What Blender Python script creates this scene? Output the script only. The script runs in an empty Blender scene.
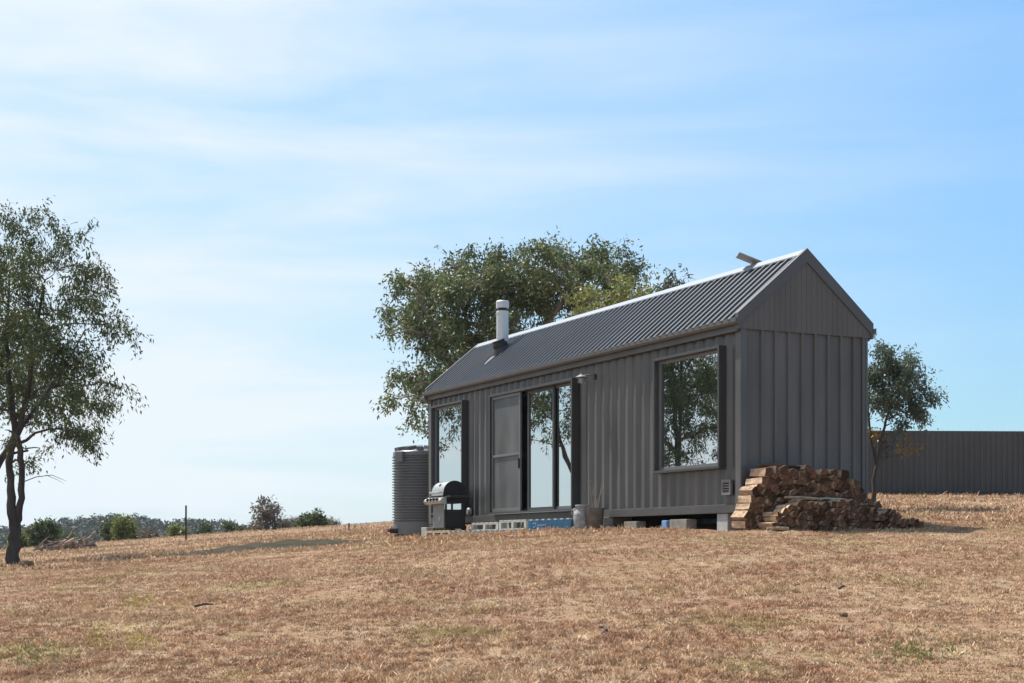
import bpy, math, random
import numpy as np
from mathutils import Vector, Matrix

R = math.radians
random.seed(7)
rng = np.random.default_rng(11)
scene = bpy.context.scene
COL = scene.collection

# ------------------------------------------------------------------ camera
F = 1503.0          # focal length in pixels of a 1024 wide picture
HY = 549.0          # horizon row
EZ = 1.6            # eye height
cam_d = bpy.data.cameras.new('camera')
cam = bpy.data.objects.new('camera', cam_d)
COL.objects.link(cam)
cam.location = (0, 0, EZ)
cam.rotation_euler = (R(90), 0, 0)
cam_d.sensor_width = 36.0
cam_d.lens = 36.0 * F / 1024.0
cam_d.shift_y = (HY - 341.5) / 1024.0
cam_d.clip_start = 0.1
cam_d.clip_end = 20000
scene.camera = cam

# ------------------------------------------------------------------ sky, sun, exposure
SUN = Vector((-0.764, 0.645, 0)).normalized()
ELEV = 60.0
world = bpy.data.worlds.new('World')
scene.world = world
world.use_nodes = True
nt = world.node_tree
nt.nodes.clear()
N = nt.nodes.new
out = N('ShaderNodeOutputWorld')
bg = N('ShaderNodeBackground')
bg.inputs['Strength'].default_value = 0.127
sky = N('ShaderNodeTexSky')
sky.sky_type = 'NISHITA'
sky.sun_disc = False
sky.sun_elevation = R(ELEV)
sky.sun_rotation = math.atan2(SUN.x, SUN.y)
sky.altitude = 300
sky.air_density = 1.0
sky.dust_density = 0.6
sky.ozone_density = 1.6
tc = N('ShaderNodeTexCoord')
mp = N('ShaderNodeMapping')
mp.inputs['Scale'].default_value = (1.2, 1.0, 7.5)
mp.inputs['Rotation'].default_value = (R(3), R(5), 0)
nz = N('ShaderNodeTexNoise')
nz.inputs['Scale'].default_value = 2.1
nz.inputs['Detail'].default_value = 6
nz.inputs['Roughness'].default_value = 0.55
nz.inputs['Distortion'].default_value = 0.35
rp = N('ShaderNodeValToRGB')
rp.color_ramp.elements[0].position = 0.42
rp.color_ramp.elements[0].color = (0.0, 0.0, 0.0, 1)
rp.color_ramp.elements[1].position = 0.66
rp.color_ramp.elements[1].color = (0.62, 0.62, 0.62, 1)
sep = N('ShaderNodeSeparateXYZ')
# the thin cloud is thicker towards the left (west) and the horizon
mr = N('ShaderNodeMapRange')
mr.inputs['From Min'].default_value = 0.30
mr.inputs['From Max'].default_value = -0.25
mr.inputs['To Min'].default_value = 0.16
mr.inputs['To Max'].default_value = 0.95
mul = N('ShaderNodeMath'); mul.operation = 'MULTIPLY'
add = N('ShaderNodeMath'); add.operation = 'ADD'; add.use_clamp = True
mrz = N('ShaderNodeMapRange')
mrz.inputs['From Min'].default_value = 0.30
mrz.inputs['From Max'].default_value = -0.02
mrz.inputs['To Min'].default_value = 0.46
mrz.inputs['To Max'].default_value = 0.85
mul2 = N('ShaderNodeMath'); mul2.operation = 'MULTIPLY'
mix = N('ShaderNodeMixRGB')
mix.inputs['Color2'].default_value = (4.2, 4.62, 4.90, 1)
tint = N('ShaderNodeMixRGB'); tint.blend_type = 'MULTIPLY'; tint.inputs['Fac'].default_value = 1
tint.inputs['Color2'].default_value = (0.60, 0.87, 0.98, 1)
low = N('ShaderNodeMapRange')
low.inputs['From Min'].default_value = 0.0
low.inputs['From Max'].default_value = 0.32
low.inputs['To Min'].default_value = 0.60
low.inputs['To Max'].default_value = 1.0
lowm = N('ShaderNodeMixRGB'); lowm.blend_type = 'MULTIPLY'; lowm.inputs['Fac'].default_value = 1
L = nt.links.new
L(tc.outputs['Generated'], mp.inputs['Vector'])
L(mp.outputs['Vector'], nz.inputs['Vector'])
L(nz.outputs['Fac'], rp.inputs['Fac'])
L(tc.outputs['Generated'], sep.inputs['Vector'])
L(sep.outputs['X'], mr.inputs['Value'])
L(sep.outputs['Z'], mrz.inputs['Value'])
L(rp.outputs['Color'], mul.inputs[0])
L(mr.outputs['Result'], mul.inputs[1])
L(mr.outputs['Result'], mul2.inputs[0])
L(mrz.outputs['Result'], mul2.inputs[1])
L(mul.outputs['Value'], add.inputs[0])
L(mul2.outputs['Value'], add.inputs[1])
L(add.outputs['Value'], mix.inputs['Fac'])
L(sky.outputs['Color'], tint.inputs['Color1'])
L(sep.outputs['Z'], low.inputs['Value'])
L(tint.outputs['Color'], lowm.inputs['Color1'])
L(low.outputs['Result'], lowm.inputs['Color2'])
L(lowm.outputs['Color'], mix.inputs['Color1'])
L(mix.outputs['Color'], bg.inputs['Color'])
L(bg.outputs['Background'], out.inputs['Surface'])

sun_d = bpy.data.lights.new('sun', 'SUN')
sun_d.energy = 5.0
sun_d.angle = R(0.53)
sun_d.color = (1.0, 0.95, 0.87)
sun = bpy.data.objects.new('sun', sun_d)
COL.objects.link(sun)
sdir = Vector((SUN.x * math.cos(R(ELEV)), SUN.y * math.cos(R(ELEV)), math.sin(R(ELEV))))
sun.rotation_euler = sdir.to_track_quat('Z', 'Y').to_euler()
sun.location = sdir * 60

vs = scene.view_settings
vs.view_transform = 'Standard'
vs.look = 'None'
vs.exposure = 0.68
vs.gamma = 1.0
vs.use_curve_mapping = False

# ------------------------------------------------------------------ materials
def new_mat(name):
    m = bpy.data.materials.new(name)
    m.use_nodes = True
    return m, m.node_tree, m.node_tree.nodes['Principled BSDF']

def mat(name, c, rough=0.6, metal=0.0, var=0.12, scale=6.0, spec=0.5, bump=0.0, bscale=40.0, streak=0.0, objvar=0.0):
    """Principled paint / wood / stone with a procedural colour variation."""
    m, t, b = new_mat(name)
    b.inputs['Roughness'].default_value = rough
    b.inputs['Metallic'].default_value = metal
    b.inputs['Specular IOR Level'].default_value = spec
    tcn = t.nodes.new('ShaderNodeTexCoord')
    n = t.nodes.new('ShaderNodeTexNoise')
    n.inputs['Scale'].default_value = scale
    n.inputs['Detail'].default_value = 5
    if streak:
        mpn = t.nodes.new('ShaderNodeMapping')
        mpn.inputs['Scale'].default_value = (1, 1, streak)
        t.links.new(tcn.outputs['Object'], mpn.inputs['Vector'])
        t.links.new(mpn.outputs['Vector'], n.inputs['Vector'])
    else:
        t.links.new(tcn.outputs['Object'], n.inputs['Vector'])
    r = t.nodes.new('ShaderNodeValToRGB')
    r.color_ramp.elements[0].position = 0.3
    r.color_ramp.elements[1].position = 0.7
    r.color_ramp.elements[0].color = tuple(x * (1 - var) for x in c) + (1,)
    r.color_ramp.elements[1].color = tuple(min(1, x * (1 + var)) for x in c) + (1,)
    t.links.new(n.outputs['Fac'], r.inputs['Fac'])
    last = r.outputs['Color']
    if objvar:
        oi = t.nodes.new('ShaderNodeObjectInfo')
        mrn = t.nodes.new('ShaderNodeMapRange')
        mrn.inputs['To Min'].default_value = 1 - objvar
        mrn.inputs['To Max'].default_value = 1 + objvar
        t.links.new(oi.outputs['Random'], mrn.inputs['Value'])
        mm = t.nodes.new('ShaderNodeMixRGB'); mm.blend_type = 'MULTIPLY'; mm.inputs['Fac'].default_value = 1
        t.links.new(last, mm.inputs['Color1'])
        t.links.new(mrn.outputs['Result'], mm.inputs['Color2'])
        last = mm.outputs['Color']
    t.links.new(last, b.inputs['Base Color'])
    if bump:
        n2 = t.nodes.new('ShaderNodeTexNoise')
        n2.inputs['Scale'].default_value = bscale
        n2.inputs['Detail'].default_value = 4
        t.links.new(tcn.outputs['Object'], n2.inputs['Vector'])
        bp = t.nodes.new('ShaderNodeBump')
        bp.inputs['Strength'].default_value = bump
        bp.inputs['Distance'].default_value = 0.01
        t.links.new(n2.outputs['Fac'], bp.inputs['Height'])
        t.links.new(bp.outputs['Normal'], b.inputs['Normal'])
    return m

def leaf_mat(name, c1, c2, c3=None, rough=0.5, trans=0.30):
    m, t, b = new_mat(name)
    at = t.nodes.new('ShaderNodeAttribute'); at.attribute_name = 'rnd'
    r = t.nodes.new('ShaderNodeValToRGB')
    r.color_ramp.elements[0].color = tuple(c1) + (1,)
    r.color_ramp.elements[1].color = tuple(c2) + (1,)
    if c3:
        r.color_ramp.elements[1].position = 0.86
        e = r.color_ramp.elements.new(0.97); e.color = tuple(c3) + (1,)
    t.links.new(at.outputs['Fac'], r.inputs['Fac'])
    t.links.new(r.outputs['Color'], b.inputs['Base Color'])
    b.inputs['Roughness'].default_value = rough
    b.inputs['Specular IOR Level'].default_value = 0.35
    tr = t.nodes.new('ShaderNodeBsdfTranslucent')
    t.links.new(r.outputs['Color'], tr.inputs['Color'])
    mx = t.nodes.new('ShaderNodeMixShader'); mx.inputs['Fac'].default_value = trans
    o = t.nodes['Material Output']
    t.links.new(b.outputs['BSDF'], mx.inputs[1])
    t.links.new(tr.outputs['BSDF'], mx.inputs[2])
    t.links.new(mx.outputs['Shader'], o.inputs['Surface'])
    return m

def ground_colour(t, with_blades):
    """Dry paddock: straw, rust and grey-olive patches read from world position; the same under and on the blades."""
    tcn = t.nodes.new('ShaderNodeNewGeometry')
    def noise(scale, detail=4, rough=0.55):
        n = t.nodes.new('ShaderNodeTexNoise')
        n.inputs['Scale'].default_value = scale
        n.inputs['Detail'].default_value = detail
        n.inputs['Roughness'].default_value = rough
        t.links.new(tcn.outputs['Position'], n.inputs['Vector'])
        return n
    def ramp(src, p0, p1):
        r = t.nodes.new('ShaderNodeMapRange')
        r.inputs['From Min'].default_value = p0
        r.inputs['From Max'].default_value = p1
        t.links.new(src, r.inputs['Value'])
        return r.outputs['Result']
    def mixc(fac, a, b):
        m = t.nodes.new('ShaderNodeMixRGB')
        t.links.new(fac, m.inputs['Fac'])
        if isinstance(a, tuple): m.inputs['Color1'].default_value = a + (1,)
        else: t.links.new(a, m.inputs['Color1'])
        if isinstance(b, tuple): m.inputs['Color2'].default_value = b + (1,)
        else: t.links.new(b, m.inputs['Color2'])
        return m.outputs['Color']
    n1 = noise(0.8, 6, 0.68)
    n2 = noise(3.1, 5, 0.65)
    n3 = noise(0.9, 4)
    n4 = noise(14.0, 3)
    straw = (0.585, 0.435, 0.280)
    rust = (0.470, 0.290, 0.185)
    pale = (0.680, 0.550, 0.380)
    olive = (0.430, 0.370, 0.175)
    c = mixc(ramp(n1.outputs['Fac'], 0.36, 0.60), straw, rust)
    c = mixc(ramp(n2.outputs['Fac'], 0.46, 0.70), c, pale)
    c = mixc(ramp(n3.outputs['Fac'], 0.56, 0.78), c, olive)
    f4 = ramp(n4.outputs['Fac'], 0.30, 0.75)
    m = t.nodes.new('ShaderNodeMixRGB'); m.blend_type = 'MULTIPLY'; m.inputs['Fac'].default_value = 0.35
    t.links.new(c, m.inputs['Color1'])
    mc = t.nodes.new('ShaderNodeCombineXYZ')
    for i in range(3): t.links.new(f4, mc.inputs[i])
    t.links.new(mc.outputs['Vector'], m.inputs['Color2'])
    c = m.outputs['Color']
    if with_blades:
        at = t.nodes.new('ShaderNodeAttribute'); at.attribute_name = 'rnd'
        r = t.nodes.new('ShaderNodeValToRGB')
        r.color_ramp.elements[0].color = (0.42, 0.36, 0.32, 1)
        r.color_ramp.elements[1].color = (1.75, 1.70, 1.62, 1)
        e = r.color_ramp.elements.new(0.35); e.color = (0.90, 0.80, 0.76, 1)
        e = r.color_ramp.elements.new(0.75); e.color = (1.15, 1.10, 1.06, 1)
        t.links.new(at.outputs['Fac'], r.inputs['Fac'])
        m2 = t.nodes.new('ShaderNodeMixRGB'); m2.blend_type = 'MULTIPLY'; m2.inputs['Fac'].default_value = 1
        t.links.new(c, m2.inputs['Color1']); t.links.new(r.outputs['Color'], m2.inputs['Color2'])
        c = m2.outputs['Color']
    return c

def make_ground_mat():
    m, t, b = new_mat('dry_paddock_soil')
    c0 = ground_colour(t, False)
    mq = t.nodes.new('ShaderNodeMixRGB'); mq.blend_type = 'MULTIPLY'; mq.inputs['Fac'].default_value = 1
    mq.inputs['Color2'].default_value = (0.55, 0.50, 0.47, 1)      # soil and thatch, darkened to put shade between the blades
    t.links.new(c0, mq.inputs['Color1'])
    c = mq.outputs['Color']
    t.links.new(c, b.inputs['Base Color'])
    b.inputs['Roughness'].default_value = 0.95
    b.inputs['Specular IOR Level'].default_value = 0.1
    g = t.nodes.new('ShaderNodeNewGeometry')
    n = t.nodes.new('ShaderNodeTexNoise'); n.inputs['Scale'].default_value = 22; n.inputs['Detail'].default_value = 5
    t.links.new(g.outputs['Position'], n.inputs['Vector'])
    bp = t.nodes.new('ShaderNodeBump'); bp.inputs['Strength'].default_value = 0.8; bp.inputs['Distance'].default_value = 0.04
    t.links.new(n.outputs['Fac'], bp.inputs['Height'])
    t.links.new(bp.outputs['Normal'], b.inputs['Normal'])
    return m

def make_grass_mat():
    m, t, b = new_mat('dry_grass')
    c = ground_colour(t, True)
    t.links.new(c, b.inputs['Base Color'])
    b.inputs['Roughness'].default_value = 0.8
    b.inputs['Specular IOR Level'].default_value = 0.15
    tr = t.nodes.new('ShaderNodeBsdfTranslucent')
    t.links.new(c, tr.inputs['Color'])
    mx = t.nodes.new('ShaderNodeMixShader'); mx.inputs['Fac'].default_value = 0.15
    o = t.nodes['Material Output']
    t.links.new(b.outputs['BSDF'], mx.inputs[1]); t.links.new(tr.outputs['BSDF'], mx.inputs[2])
    t.links.new(mx.outputs['Shader'], o.inputs['Surface'])
    return m

def make_glass():
    m, t, b = new_mat('reflective_window_glass')
    b.inputs['Base Color'].default_value = (0.012, 0.015, 0.015, 1)
    b.inputs['Roughness'].default_value = 0.05
    g = t.nodes.new('ShaderNodeBsdfGlossy')
    g.inputs['Roughness'].default_value = 0.0
    g.inputs['Color'].default_value = (0.84, 0.88, 0.88, 1)
    tcn = t.nodes.new('ShaderNodeTexCoord')
    n = t.nodes.new('ShaderNodeTexNoise'); n.inputs['Scale'].default_value = 1.3; n.inputs['Detail'].default_value = 1
    t.links.new(tcn.outputs['Object'], n.inputs['Vector'])
    bp = t.nodes.new('ShaderNodeBump'); bp.inputs['Strength'].default_value = 0.06; bp.inputs['Distance'].default_value = 0.02
    t.links.new(n.outputs['Fac'], bp.inputs['Height'])
    t.links.new(bp.outputs['Normal'], g.inputs['Normal'])
    mx = t.nodes.new('ShaderNodeMixShader'); mx.inputs['Fac'].default_value = 0.72
    t.links.new(b.outputs['BSDF'], mx.inputs[1]); t.links.new(g.outputs['BSDF'], mx.inputs[2])
    t.links.new(mx.outputs['Shader'], t.nodes['Material Output'].inputs['Surface'])
    return m

M = {}
M['wall'] = mat('charcoal_steel_paint', (0.084, 0.082, 0.079), 0.28, 0, 0.26, 2.4, 0.5, 0.06, 60, streak=0.25)
M['endwall'] = mat('charcoal_end_paint', (0.112, 0.108, 0.103), 0.5, 0, 0.22, 2.4, 0.4, 0.06, 60, streak=0.2)
M['rail'] = mat('charcoal_rail_paint', (0.066, 0.064, 0.062), 0.5, 0, 0.2, 2.5)
M['trim'] = mat('charcoal_trim', (0.080, 0.077, 0.077), 0.45, 0, 0.08, 2)
M['clad'] = mat('charcoal_cladding', (0.104, 0.097, 0.089), 0.6, 0, 0.12, 3, streak=0.2)
M['roof'] = mat('dark_roof_steel', (0.040, 0.038, 0.036), 0.36, 0.0, 0.18, 2, 0.8)
M['roof'].node_tree.nodes['Principled BSDF'].inputs['IOR'].default_value = 1.6
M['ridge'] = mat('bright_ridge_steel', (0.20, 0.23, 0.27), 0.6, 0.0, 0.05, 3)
M['zinc'] = mat('zinc_flue', (0.55, 0.57, 0.58), 0.5, 0.45, 0.08, 8)
M['frame'] = mat('dark_window_frame', (0.044, 0.044, 0.044), 0.45, 0, 0.08, 3)
M['sash'] = mat('grey_aluminium_sash', (0.14, 0.145, 0.145), 0.4, 0.3, 0.05, 3)
M['black'] = mat('matt_black', (0.012, 0.012, 0.013), 0.5, 0, 0.1, 5)
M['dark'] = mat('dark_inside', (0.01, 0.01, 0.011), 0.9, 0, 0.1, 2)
M['glass'] = make_glass()
M['mesh'] = mat('grey_insect_mesh', (0.075, 0.080, 0.080), 0.45, 0, 0.35, 3.0, 0.5, streak=0.3)
M['tank'] = mat('grey_tank_plastic', (0.135, 0.142, 0.152), 0.40, 0, 0.08, 2)
M['steel'] = mat('brushed_steel', (0.46, 0.46, 0.44), 0.35, 0.6, 0.10, 12)
M['concrete'] = mat('grey_concrete', (0.33, 0.33, 0.32), 0.9, 0, 0.18, 9, 0.2, 0.3, 60)
M['palew'] = mat('pale_timber', (0.50, 0.42, 0.30), 0.85, 0, 0.2, 9, 0.2, streak=0.2)
M['greyw'] = mat('weathered_grey_timber', (0.22, 0.20, 0.18), 0.9, 0, 0.25, 9, 0.2)
M['whitew'] = mat('white_timber_and_light_spots', (0.42, 0.42, 0.39), 0.8, 0, 0.12, 9, 0.2)
M['blue'] = mat('blue_pallet_paint', (0.012, 0.075, 0.150), 0.7, 0, 0.25, 7, 0.3)
M['bluebin'] = mat('pale_blue_plastic', (0.14, 0.26, 0.46), 0.5, 0, 0.1, 7)
M['white'] = mat('white_paint', (0.75, 0.75, 0.73), 0.6, 0, 0.05, 7)
M['galv'] = mat('galvanised_steel', (0.34, 0.35, 0.36), 0.55, 0.3, 0.15, 10)
M['fence'] = mat('charcoal_fence_steel', (0.072, 0.069, 0.064), 0.55, 0, 0.16, 0.9, 0.4, streak=0.3)
M['logend'] = mat('log_end_grain', (0.120, 0.062, 0.036), 0.95, 0, 0.35, 16, 0.1, 0.5, 60, objvar=0.6)
M['logside'] = mat('log_split_side', (0.42, 0.30, 0.205), 0.95, 0, 0.35, 14, 0.1, 0.6, 50, objvar=0.30)
M['logorange'] = mat('orange_log', (0.36, 0.155, 0.062), 0.95, 0, 0.3, 16, 0.1, 0.5, 60)
M['bark'] = mat('gum_bark', (0.075, 0.066, 0.060), 0.95, 0, 0.45, 5, 0.1, 0.8, 14, streak=0.25)
M['barkpale'] = mat('pale_gum_bark', (0.26, 0.215, 0.175), 0.9, 0, 0.35, 5, 0.1, 0.5, 14, streak=0.25)
M['deadwood'] = mat('dead_wood', (0.20, 0.155, 0.125), 0.95, 0, 0.5, 6, 0.1, 0.5, 20, objvar=0.5)
M['soil'] = mat('dark_gravelly_soil', (0.042, 0.037, 0.025), 0.95, 0, 0.4, 3.5, 0.1, 0.8, 16)
M['rock'] = mat('brown_rock', (0.13, 0.09, 0.06), 0.95, 0, 0.35, 7, 0.1, 0.6, 20)
M['planter'] = mat('weathered_tin', (0.13, 0.13, 0.13), 0.7, 0.1, 0.3, 9)
M['midgrey'] = mat('mid_grey_metal', (0.19, 0.19, 0.19), 0.5, 0.2, 0.15, 9)
M['palecon'] = mat('pale_concrete', (0.36, 0.365, 0.36), 0.9, 0, 0.12, 9, 0.2, 0.3, 60)
M['can'] = mat('dull_galvanised_can', (0.25, 0.25, 0.25), 0.55, 0.1, 0.3, 12)
M['dish'] = mat('pale_grey_panel', (0.32, 0.33, 0.34), 0.5, 0, 0.05, 9)
M['rust'] = mat('rusty_post_and_shadow', (0.06, 0.045, 0.04), 0.8, 0, 0.3, 9)
M['hill'] = mat('wooded_hill_ground', (0.055, 0.065, 0.035), 0.95, 0, 0.3, 0.05, 0.1)
M['red'] = mat('red_plastic', (0.16, 0.04, 0.03), 0.5, 0, 0.1, 7)
M['leaf_gum'] = leaf_mat('gum_leaves_dark', (0.036, 0.052, 0.020), (0.125, 0.150, 0.056), (0.22, 0.19, 0.10))
M['leaf_mid'] = leaf_mat('gum_leaves_olive', (0.046, 0.068, 0.027), (0.175, 0.205, 0.085), (0.29, 0.26, 0.15))
M['leaf_yel'] = leaf_mat('yellow_green_leaves', (0.095, 0.112, 0.026), (0.30, 0.31, 0.10), (0.33, 0.30, 0.17))
M['leaf_blue'] = leaf_mat('blue_green_leaves', (0.045, 0.066, 0.043), (0.150, 0.180, 0.115))
M['leaf_brown'] = leaf_mat('rusty_leaves', (0.16, 0.085, 0.02), (0.30, 0.20, 0.045))
M['leaf_bush'] = leaf_mat('bush_leaves', (0.040, 0.060, 0.022), (0.120, 0.150, 0.055))
M['leaf_lime'] = leaf_mat('light_green_bush_leaves', (0.085, 0.115, 0.022), (0.20, 0.22, 0.05))
M['leaf_grey'] = leaf_mat('grey_dry_leaves', (0.085, 0.075, 0.058), (0.20, 0.17, 0.13))
M['leaf_far'] = leaf_mat('far_wood_leaves', (0.016, 0.026, 0.013), (0.055, 0.072, 0.038), None, 0.7, 0.08)
M['leaf_weed'] = leaf_mat('yellow_weed_leaves', (0.26, 0.24, 0.05), (0.46, 0.40, 0.08))
M['ground'] = make_ground_mat()
M['grass'] = make_grass_mat()

# ------------------------------------------------------------------ object helpers
def tag(o, label=None, cat=None, group=None, kind=None):
    if label: o['label'] = label
    if cat: o['category'] = cat
    if group: o['group'] = group
    if kind: o['kind'] = kind
    return o

def empty(name, loc=(0, 0, 0), rz=0.0, parent=None):
    o = bpy.data.objects.new(name, None)
    COL.objects.link(o)
    o.location = loc
    o.rotation_euler = (0, 0, rz)
    o.empty_display_size = 0.2
    if parent: o.parent = parent
    return o

class MB:
    """Collects boxes, bars, tubes and lathes and links them as ONE mesh object."""
    def __init__(self):
        self.v = []; self.f = []; self.mi = []
    def add(self, vs, fs, mi=0):
        o = len(self.v)
        self.v += [tuple(p) for p in vs]
        self.f += [tuple(i + o for i in f) for f in fs]
        self.mi += [mi] * len(fs)
    def box(self, x0, x1, y0, y1, z0, z1, mi=0):
        vs = [(x0, y0, z0), (x1, y0, z0), (x1, y1, z0), (x0, y1, z0), (x0, y0, z1), (x1, y0, z1), (x1, y1, z1), (x0, y1, z1)]
        self.add(vs, [(0, 3, 2, 1), (4, 5, 6, 7), (0, 1, 5, 4), (1, 2, 6, 5), (2, 3, 7, 6), (3, 0, 4, 7)], mi)
    def bar(self, a, b, w, h, up=(0, 0, 1), mi=0):
        a = Vector(a); b = Vector(b); d = (b - a).normalized()
        up = Vector(up)
        s = d.cross(up)
        if s.length < 1e-4: s = d.cross(Vector((1, 0, 0)))
        s.normalize(); t = s.cross(d).normalized()
        s = s * w / 2; t = t * h / 2
        vs = [a - s - t, a + s - t, a + s + t, a - s + t, b - s - t, b + s - t, b + s + t, b - s + t]
        self.add(vs, [(0, 3, 2, 1), (4, 5, 6, 7), (0, 1, 5, 4), (1, 2, 6, 5), (2, 3, 7, 6), (3, 0, 4, 7)], mi)
    def tube(self, pts, rad, n=8, mi=0, cap=True):
        pts = [Vector(p) for p in pts]
        if not hasattr(rad, '__len__'): rad = [rad] * len(pts)
        rings = []
        ref = None
        for i, p in enumerate(pts):
            d = (pts[min(i + 1, len(pts) - 1)] - pts[max(i - 1, 0)]).normalized()
            if ref is None:
                ref = d.cross(Vector((0, 0, 1)))
                if ref.length < 0.05: ref = d.cross(Vector((1, 0, 0)))
                ref.normalize()
            ref = (ref - d * ref.dot(d)).normalized()
            t = d.cross(ref)
            rings.append([p + (ref * math.cos(2 * math.pi * k / n) + t * math.sin(2 * math.pi * k / n)) * rad[i] for k in range(n)])
        vs = [q for r in rings for q in r]
        fs = []
        for i in range(len(pts) - 1):
            for k in range(n):
                a = i * n + k; b = i * n + (k + 1) % n
                fs.append((a, b, b + n, a + n))
        if cap:
            fs.append(tuple(reversed(range(n))))
            fs.append(tuple(range((len(pts) - 1) * n, len(pts) * n)))
        self.add(vs, fs, mi)
    def lathe(self, prof, c=(0, 0, 0), n=24, mi=0):
        vs = []; fs = []
        for r, z in prof:
            for k in range(n):
                a = 2 * math.pi * k / n
                vs.append((c[0] + r * math.cos(a), c[1] + r * math.sin(a), c[2] + z))
        for i in range(len(prof) - 1):
            for k in range(n):
                a = i * n + k; b = i * n + (k + 1) % n
                fs.append((a, b, b + n, a + n))
        fs.append(tuple(reversed(range(n))))
        fs.append(tuple(range((len(prof) - 1) * n, len(prof) * n)))
        self.add(vs, fs, mi)
    def build(self, name, mats, parent=None, bevel=0.0, smooth=False):
        me = bpy.data.meshes.new(name)
        me.from_pydata(self.v, [], self.f)
        if not isinstance(mats, (list, tuple)): mats = [mats]
        for m in mats: me.materials.append(m)
        me.polygons.foreach_set('material_index', self.mi)
        if smooth: me.polygons.foreach_set('use_smooth', [True] * len(self.f))
        me.update()
        o = bpy.data.objects.new(name, me)
        COL.objects.link(o)
        if parent: o.parent = parent
        if bevel:
            b = o.modifiers.new('bevel', 'BEVEL'); b.width = bevel; b.segments = 2; b.limit_method = 'ANGLE'
        return o

def fast_mesh(name, verts, quads_n, mats, rnd=None, parent=None, tri=False):
    """verts: (N*k,3) array of separate k-gons."""
    k = 3 if tri else 4
    nf = len(verts) // k
    me = bpy.data.meshes.new(name)
    me.vertices.add(len(verts)); me.vertices.foreach_set('co', np.asarray(verts, dtype=np.float32).ravel())
    me.loops.add(nf * k); me.loops.foreach_set('vertex_index', np.arange(nf * k, dtype=np.int32))
    me.polygons.add(nf); me.polygons.foreach_set('loop_start', np.arange(0, nf * k, k, dtype=np.int32))
    me.update(calc_edges=True)
    me.materials.append(mats)
    if rnd is not None:
        a = me.attributes.new('rnd', 'FLOAT', 'POINT')
        a.data.foreach_set('value', np.repeat(np.asarray(rnd, dtype=np.float32), k))
    o = bpy.data.objects.new(name, me)
    COL.objects.link(o)
    if parent: o.parent = parent
    return o

def P(px, py, d):
    """the point in the world that stands d metres in front of the camera"""
    return Vector(((px - 512) / F * d, d, (HY - py) / F * d + EZ))

# ------------------------------------------------------------------ terrain
cols = {
    -700: [(9.2, 690), (17, 610), (25, 590), (40, 578), (70, 566), (100, 558)],
    -300: [(9.2, 684), (13.3, 622), (17, 600), (25, 580), (40, 570), (70, 560), (100, 554)],
    0:    [(9.2, 683), (13.3, 616), (17, 590), (21, 577), (26, 571), (33, 569.0), (40, 564), (60, 556), (80, 552), (100, 550)],
    120:  [(9.2, 683), (13.3, 613), (17, 585), (21, 571), (24.5, 563.5), (27, 564.5), (32, 558), (45, 549), (70, 542), (95, 540)],
    240:  [(9.2, 683), (13.3, 610), (17, 579), (21, 563), (24, 554.5), (26.5, 555.0), (30, 552), (36, 545), (50, 538), (75, 532.5), (95, 531)],
    400:  [(9.2, 683), (13.3, 606), (17, 571), (22, 550), (28, 542), (34, 539), (45, 529), (55, 527.5), (70, 529)],
    560:  [(9.2, 683), (13.3, 601), (17, 563), (22, 541), (28, 531), (34, 525), (50, 510), (70, 510)],
    740:  [(9.2, 683), (13.3, 600), (17, 560), (22, 532), (24, 527.5), (30, 514), (40, 497), (55, 496)],
    920:  [(9.2, 683), (13.3, 600), (17, 560), (22, 534), (24, 528), (30, 512), (36, 500), (40, 495), (55, 494)],
    1024: [(9.2, 683), (13.3, 600), (17, 560), (22, 533), (24, 527), (30, 511), (36, 500), (40, 495), (55, 494)],
    1400: [(9.2, 680), (17, 560), (24, 527), (30, 511), (40, 495), (55, 494)],
    1900: [(9.2, 680), (17, 562), (24, 530), (40, 500), (55, 496)],
}
cp = []
for px, lst in cols.items():
    for d, y in lst:
        cp.append(((px - 512) / F * d, d, (HY - y) / F * d))
for x in (-14, -6, 0, 6, 14):
    cp.append((x, 0, -1.6)); cp.append((x, -16, -3.0))
cp = np.array(cp)
def _phi(r2):
    return 0.5 * r2 * np.log(r2 + 1e-9)
def _fit():
    n = len(cp)
    d2 = ((cp[:, None, :2] - cp[None, :, :2]) ** 2).sum(-1)
    A = np.zeros((n + 3, n + 3))
    A[:n, :n] = _phi(d2) + np.eye(n) * 0.6
    A[:n, n] = 1; A[:n, n + 1:] = cp[:, :2]
    A[n:, :n] = A[:n, n:].T
    b = np.concatenate([cp[:, 2], np.zeros(3)])
    return np.linalg.solve(A, b)
_w = _fit()
def _vn(X, Y, s, seed):
    """value noise"""
    x = X / s + seed * 17.3; y = Y / s + seed * 9.1
    xi = np.floor(x); yi = np.floor(y); fx = x - xi; fy = y - yi
    fx = fx * fx * (3 - 2 * fx); fy = fy * fy * (3 - 2 * fy)
    def h(a, b):
        q = np.sin(a * 127.1 + b * 311.7 + seed * 74.7) * 43758.5453
        return q - np.floor(q)
    return (h(xi, yi) * (1 - fx) + h(xi + 1, yi) * fx) * (1 - fy) + (h(xi, yi + 1) * (1 - fx) + h(xi + 1, yi + 1) * fx) * fy - 0.5
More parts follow.
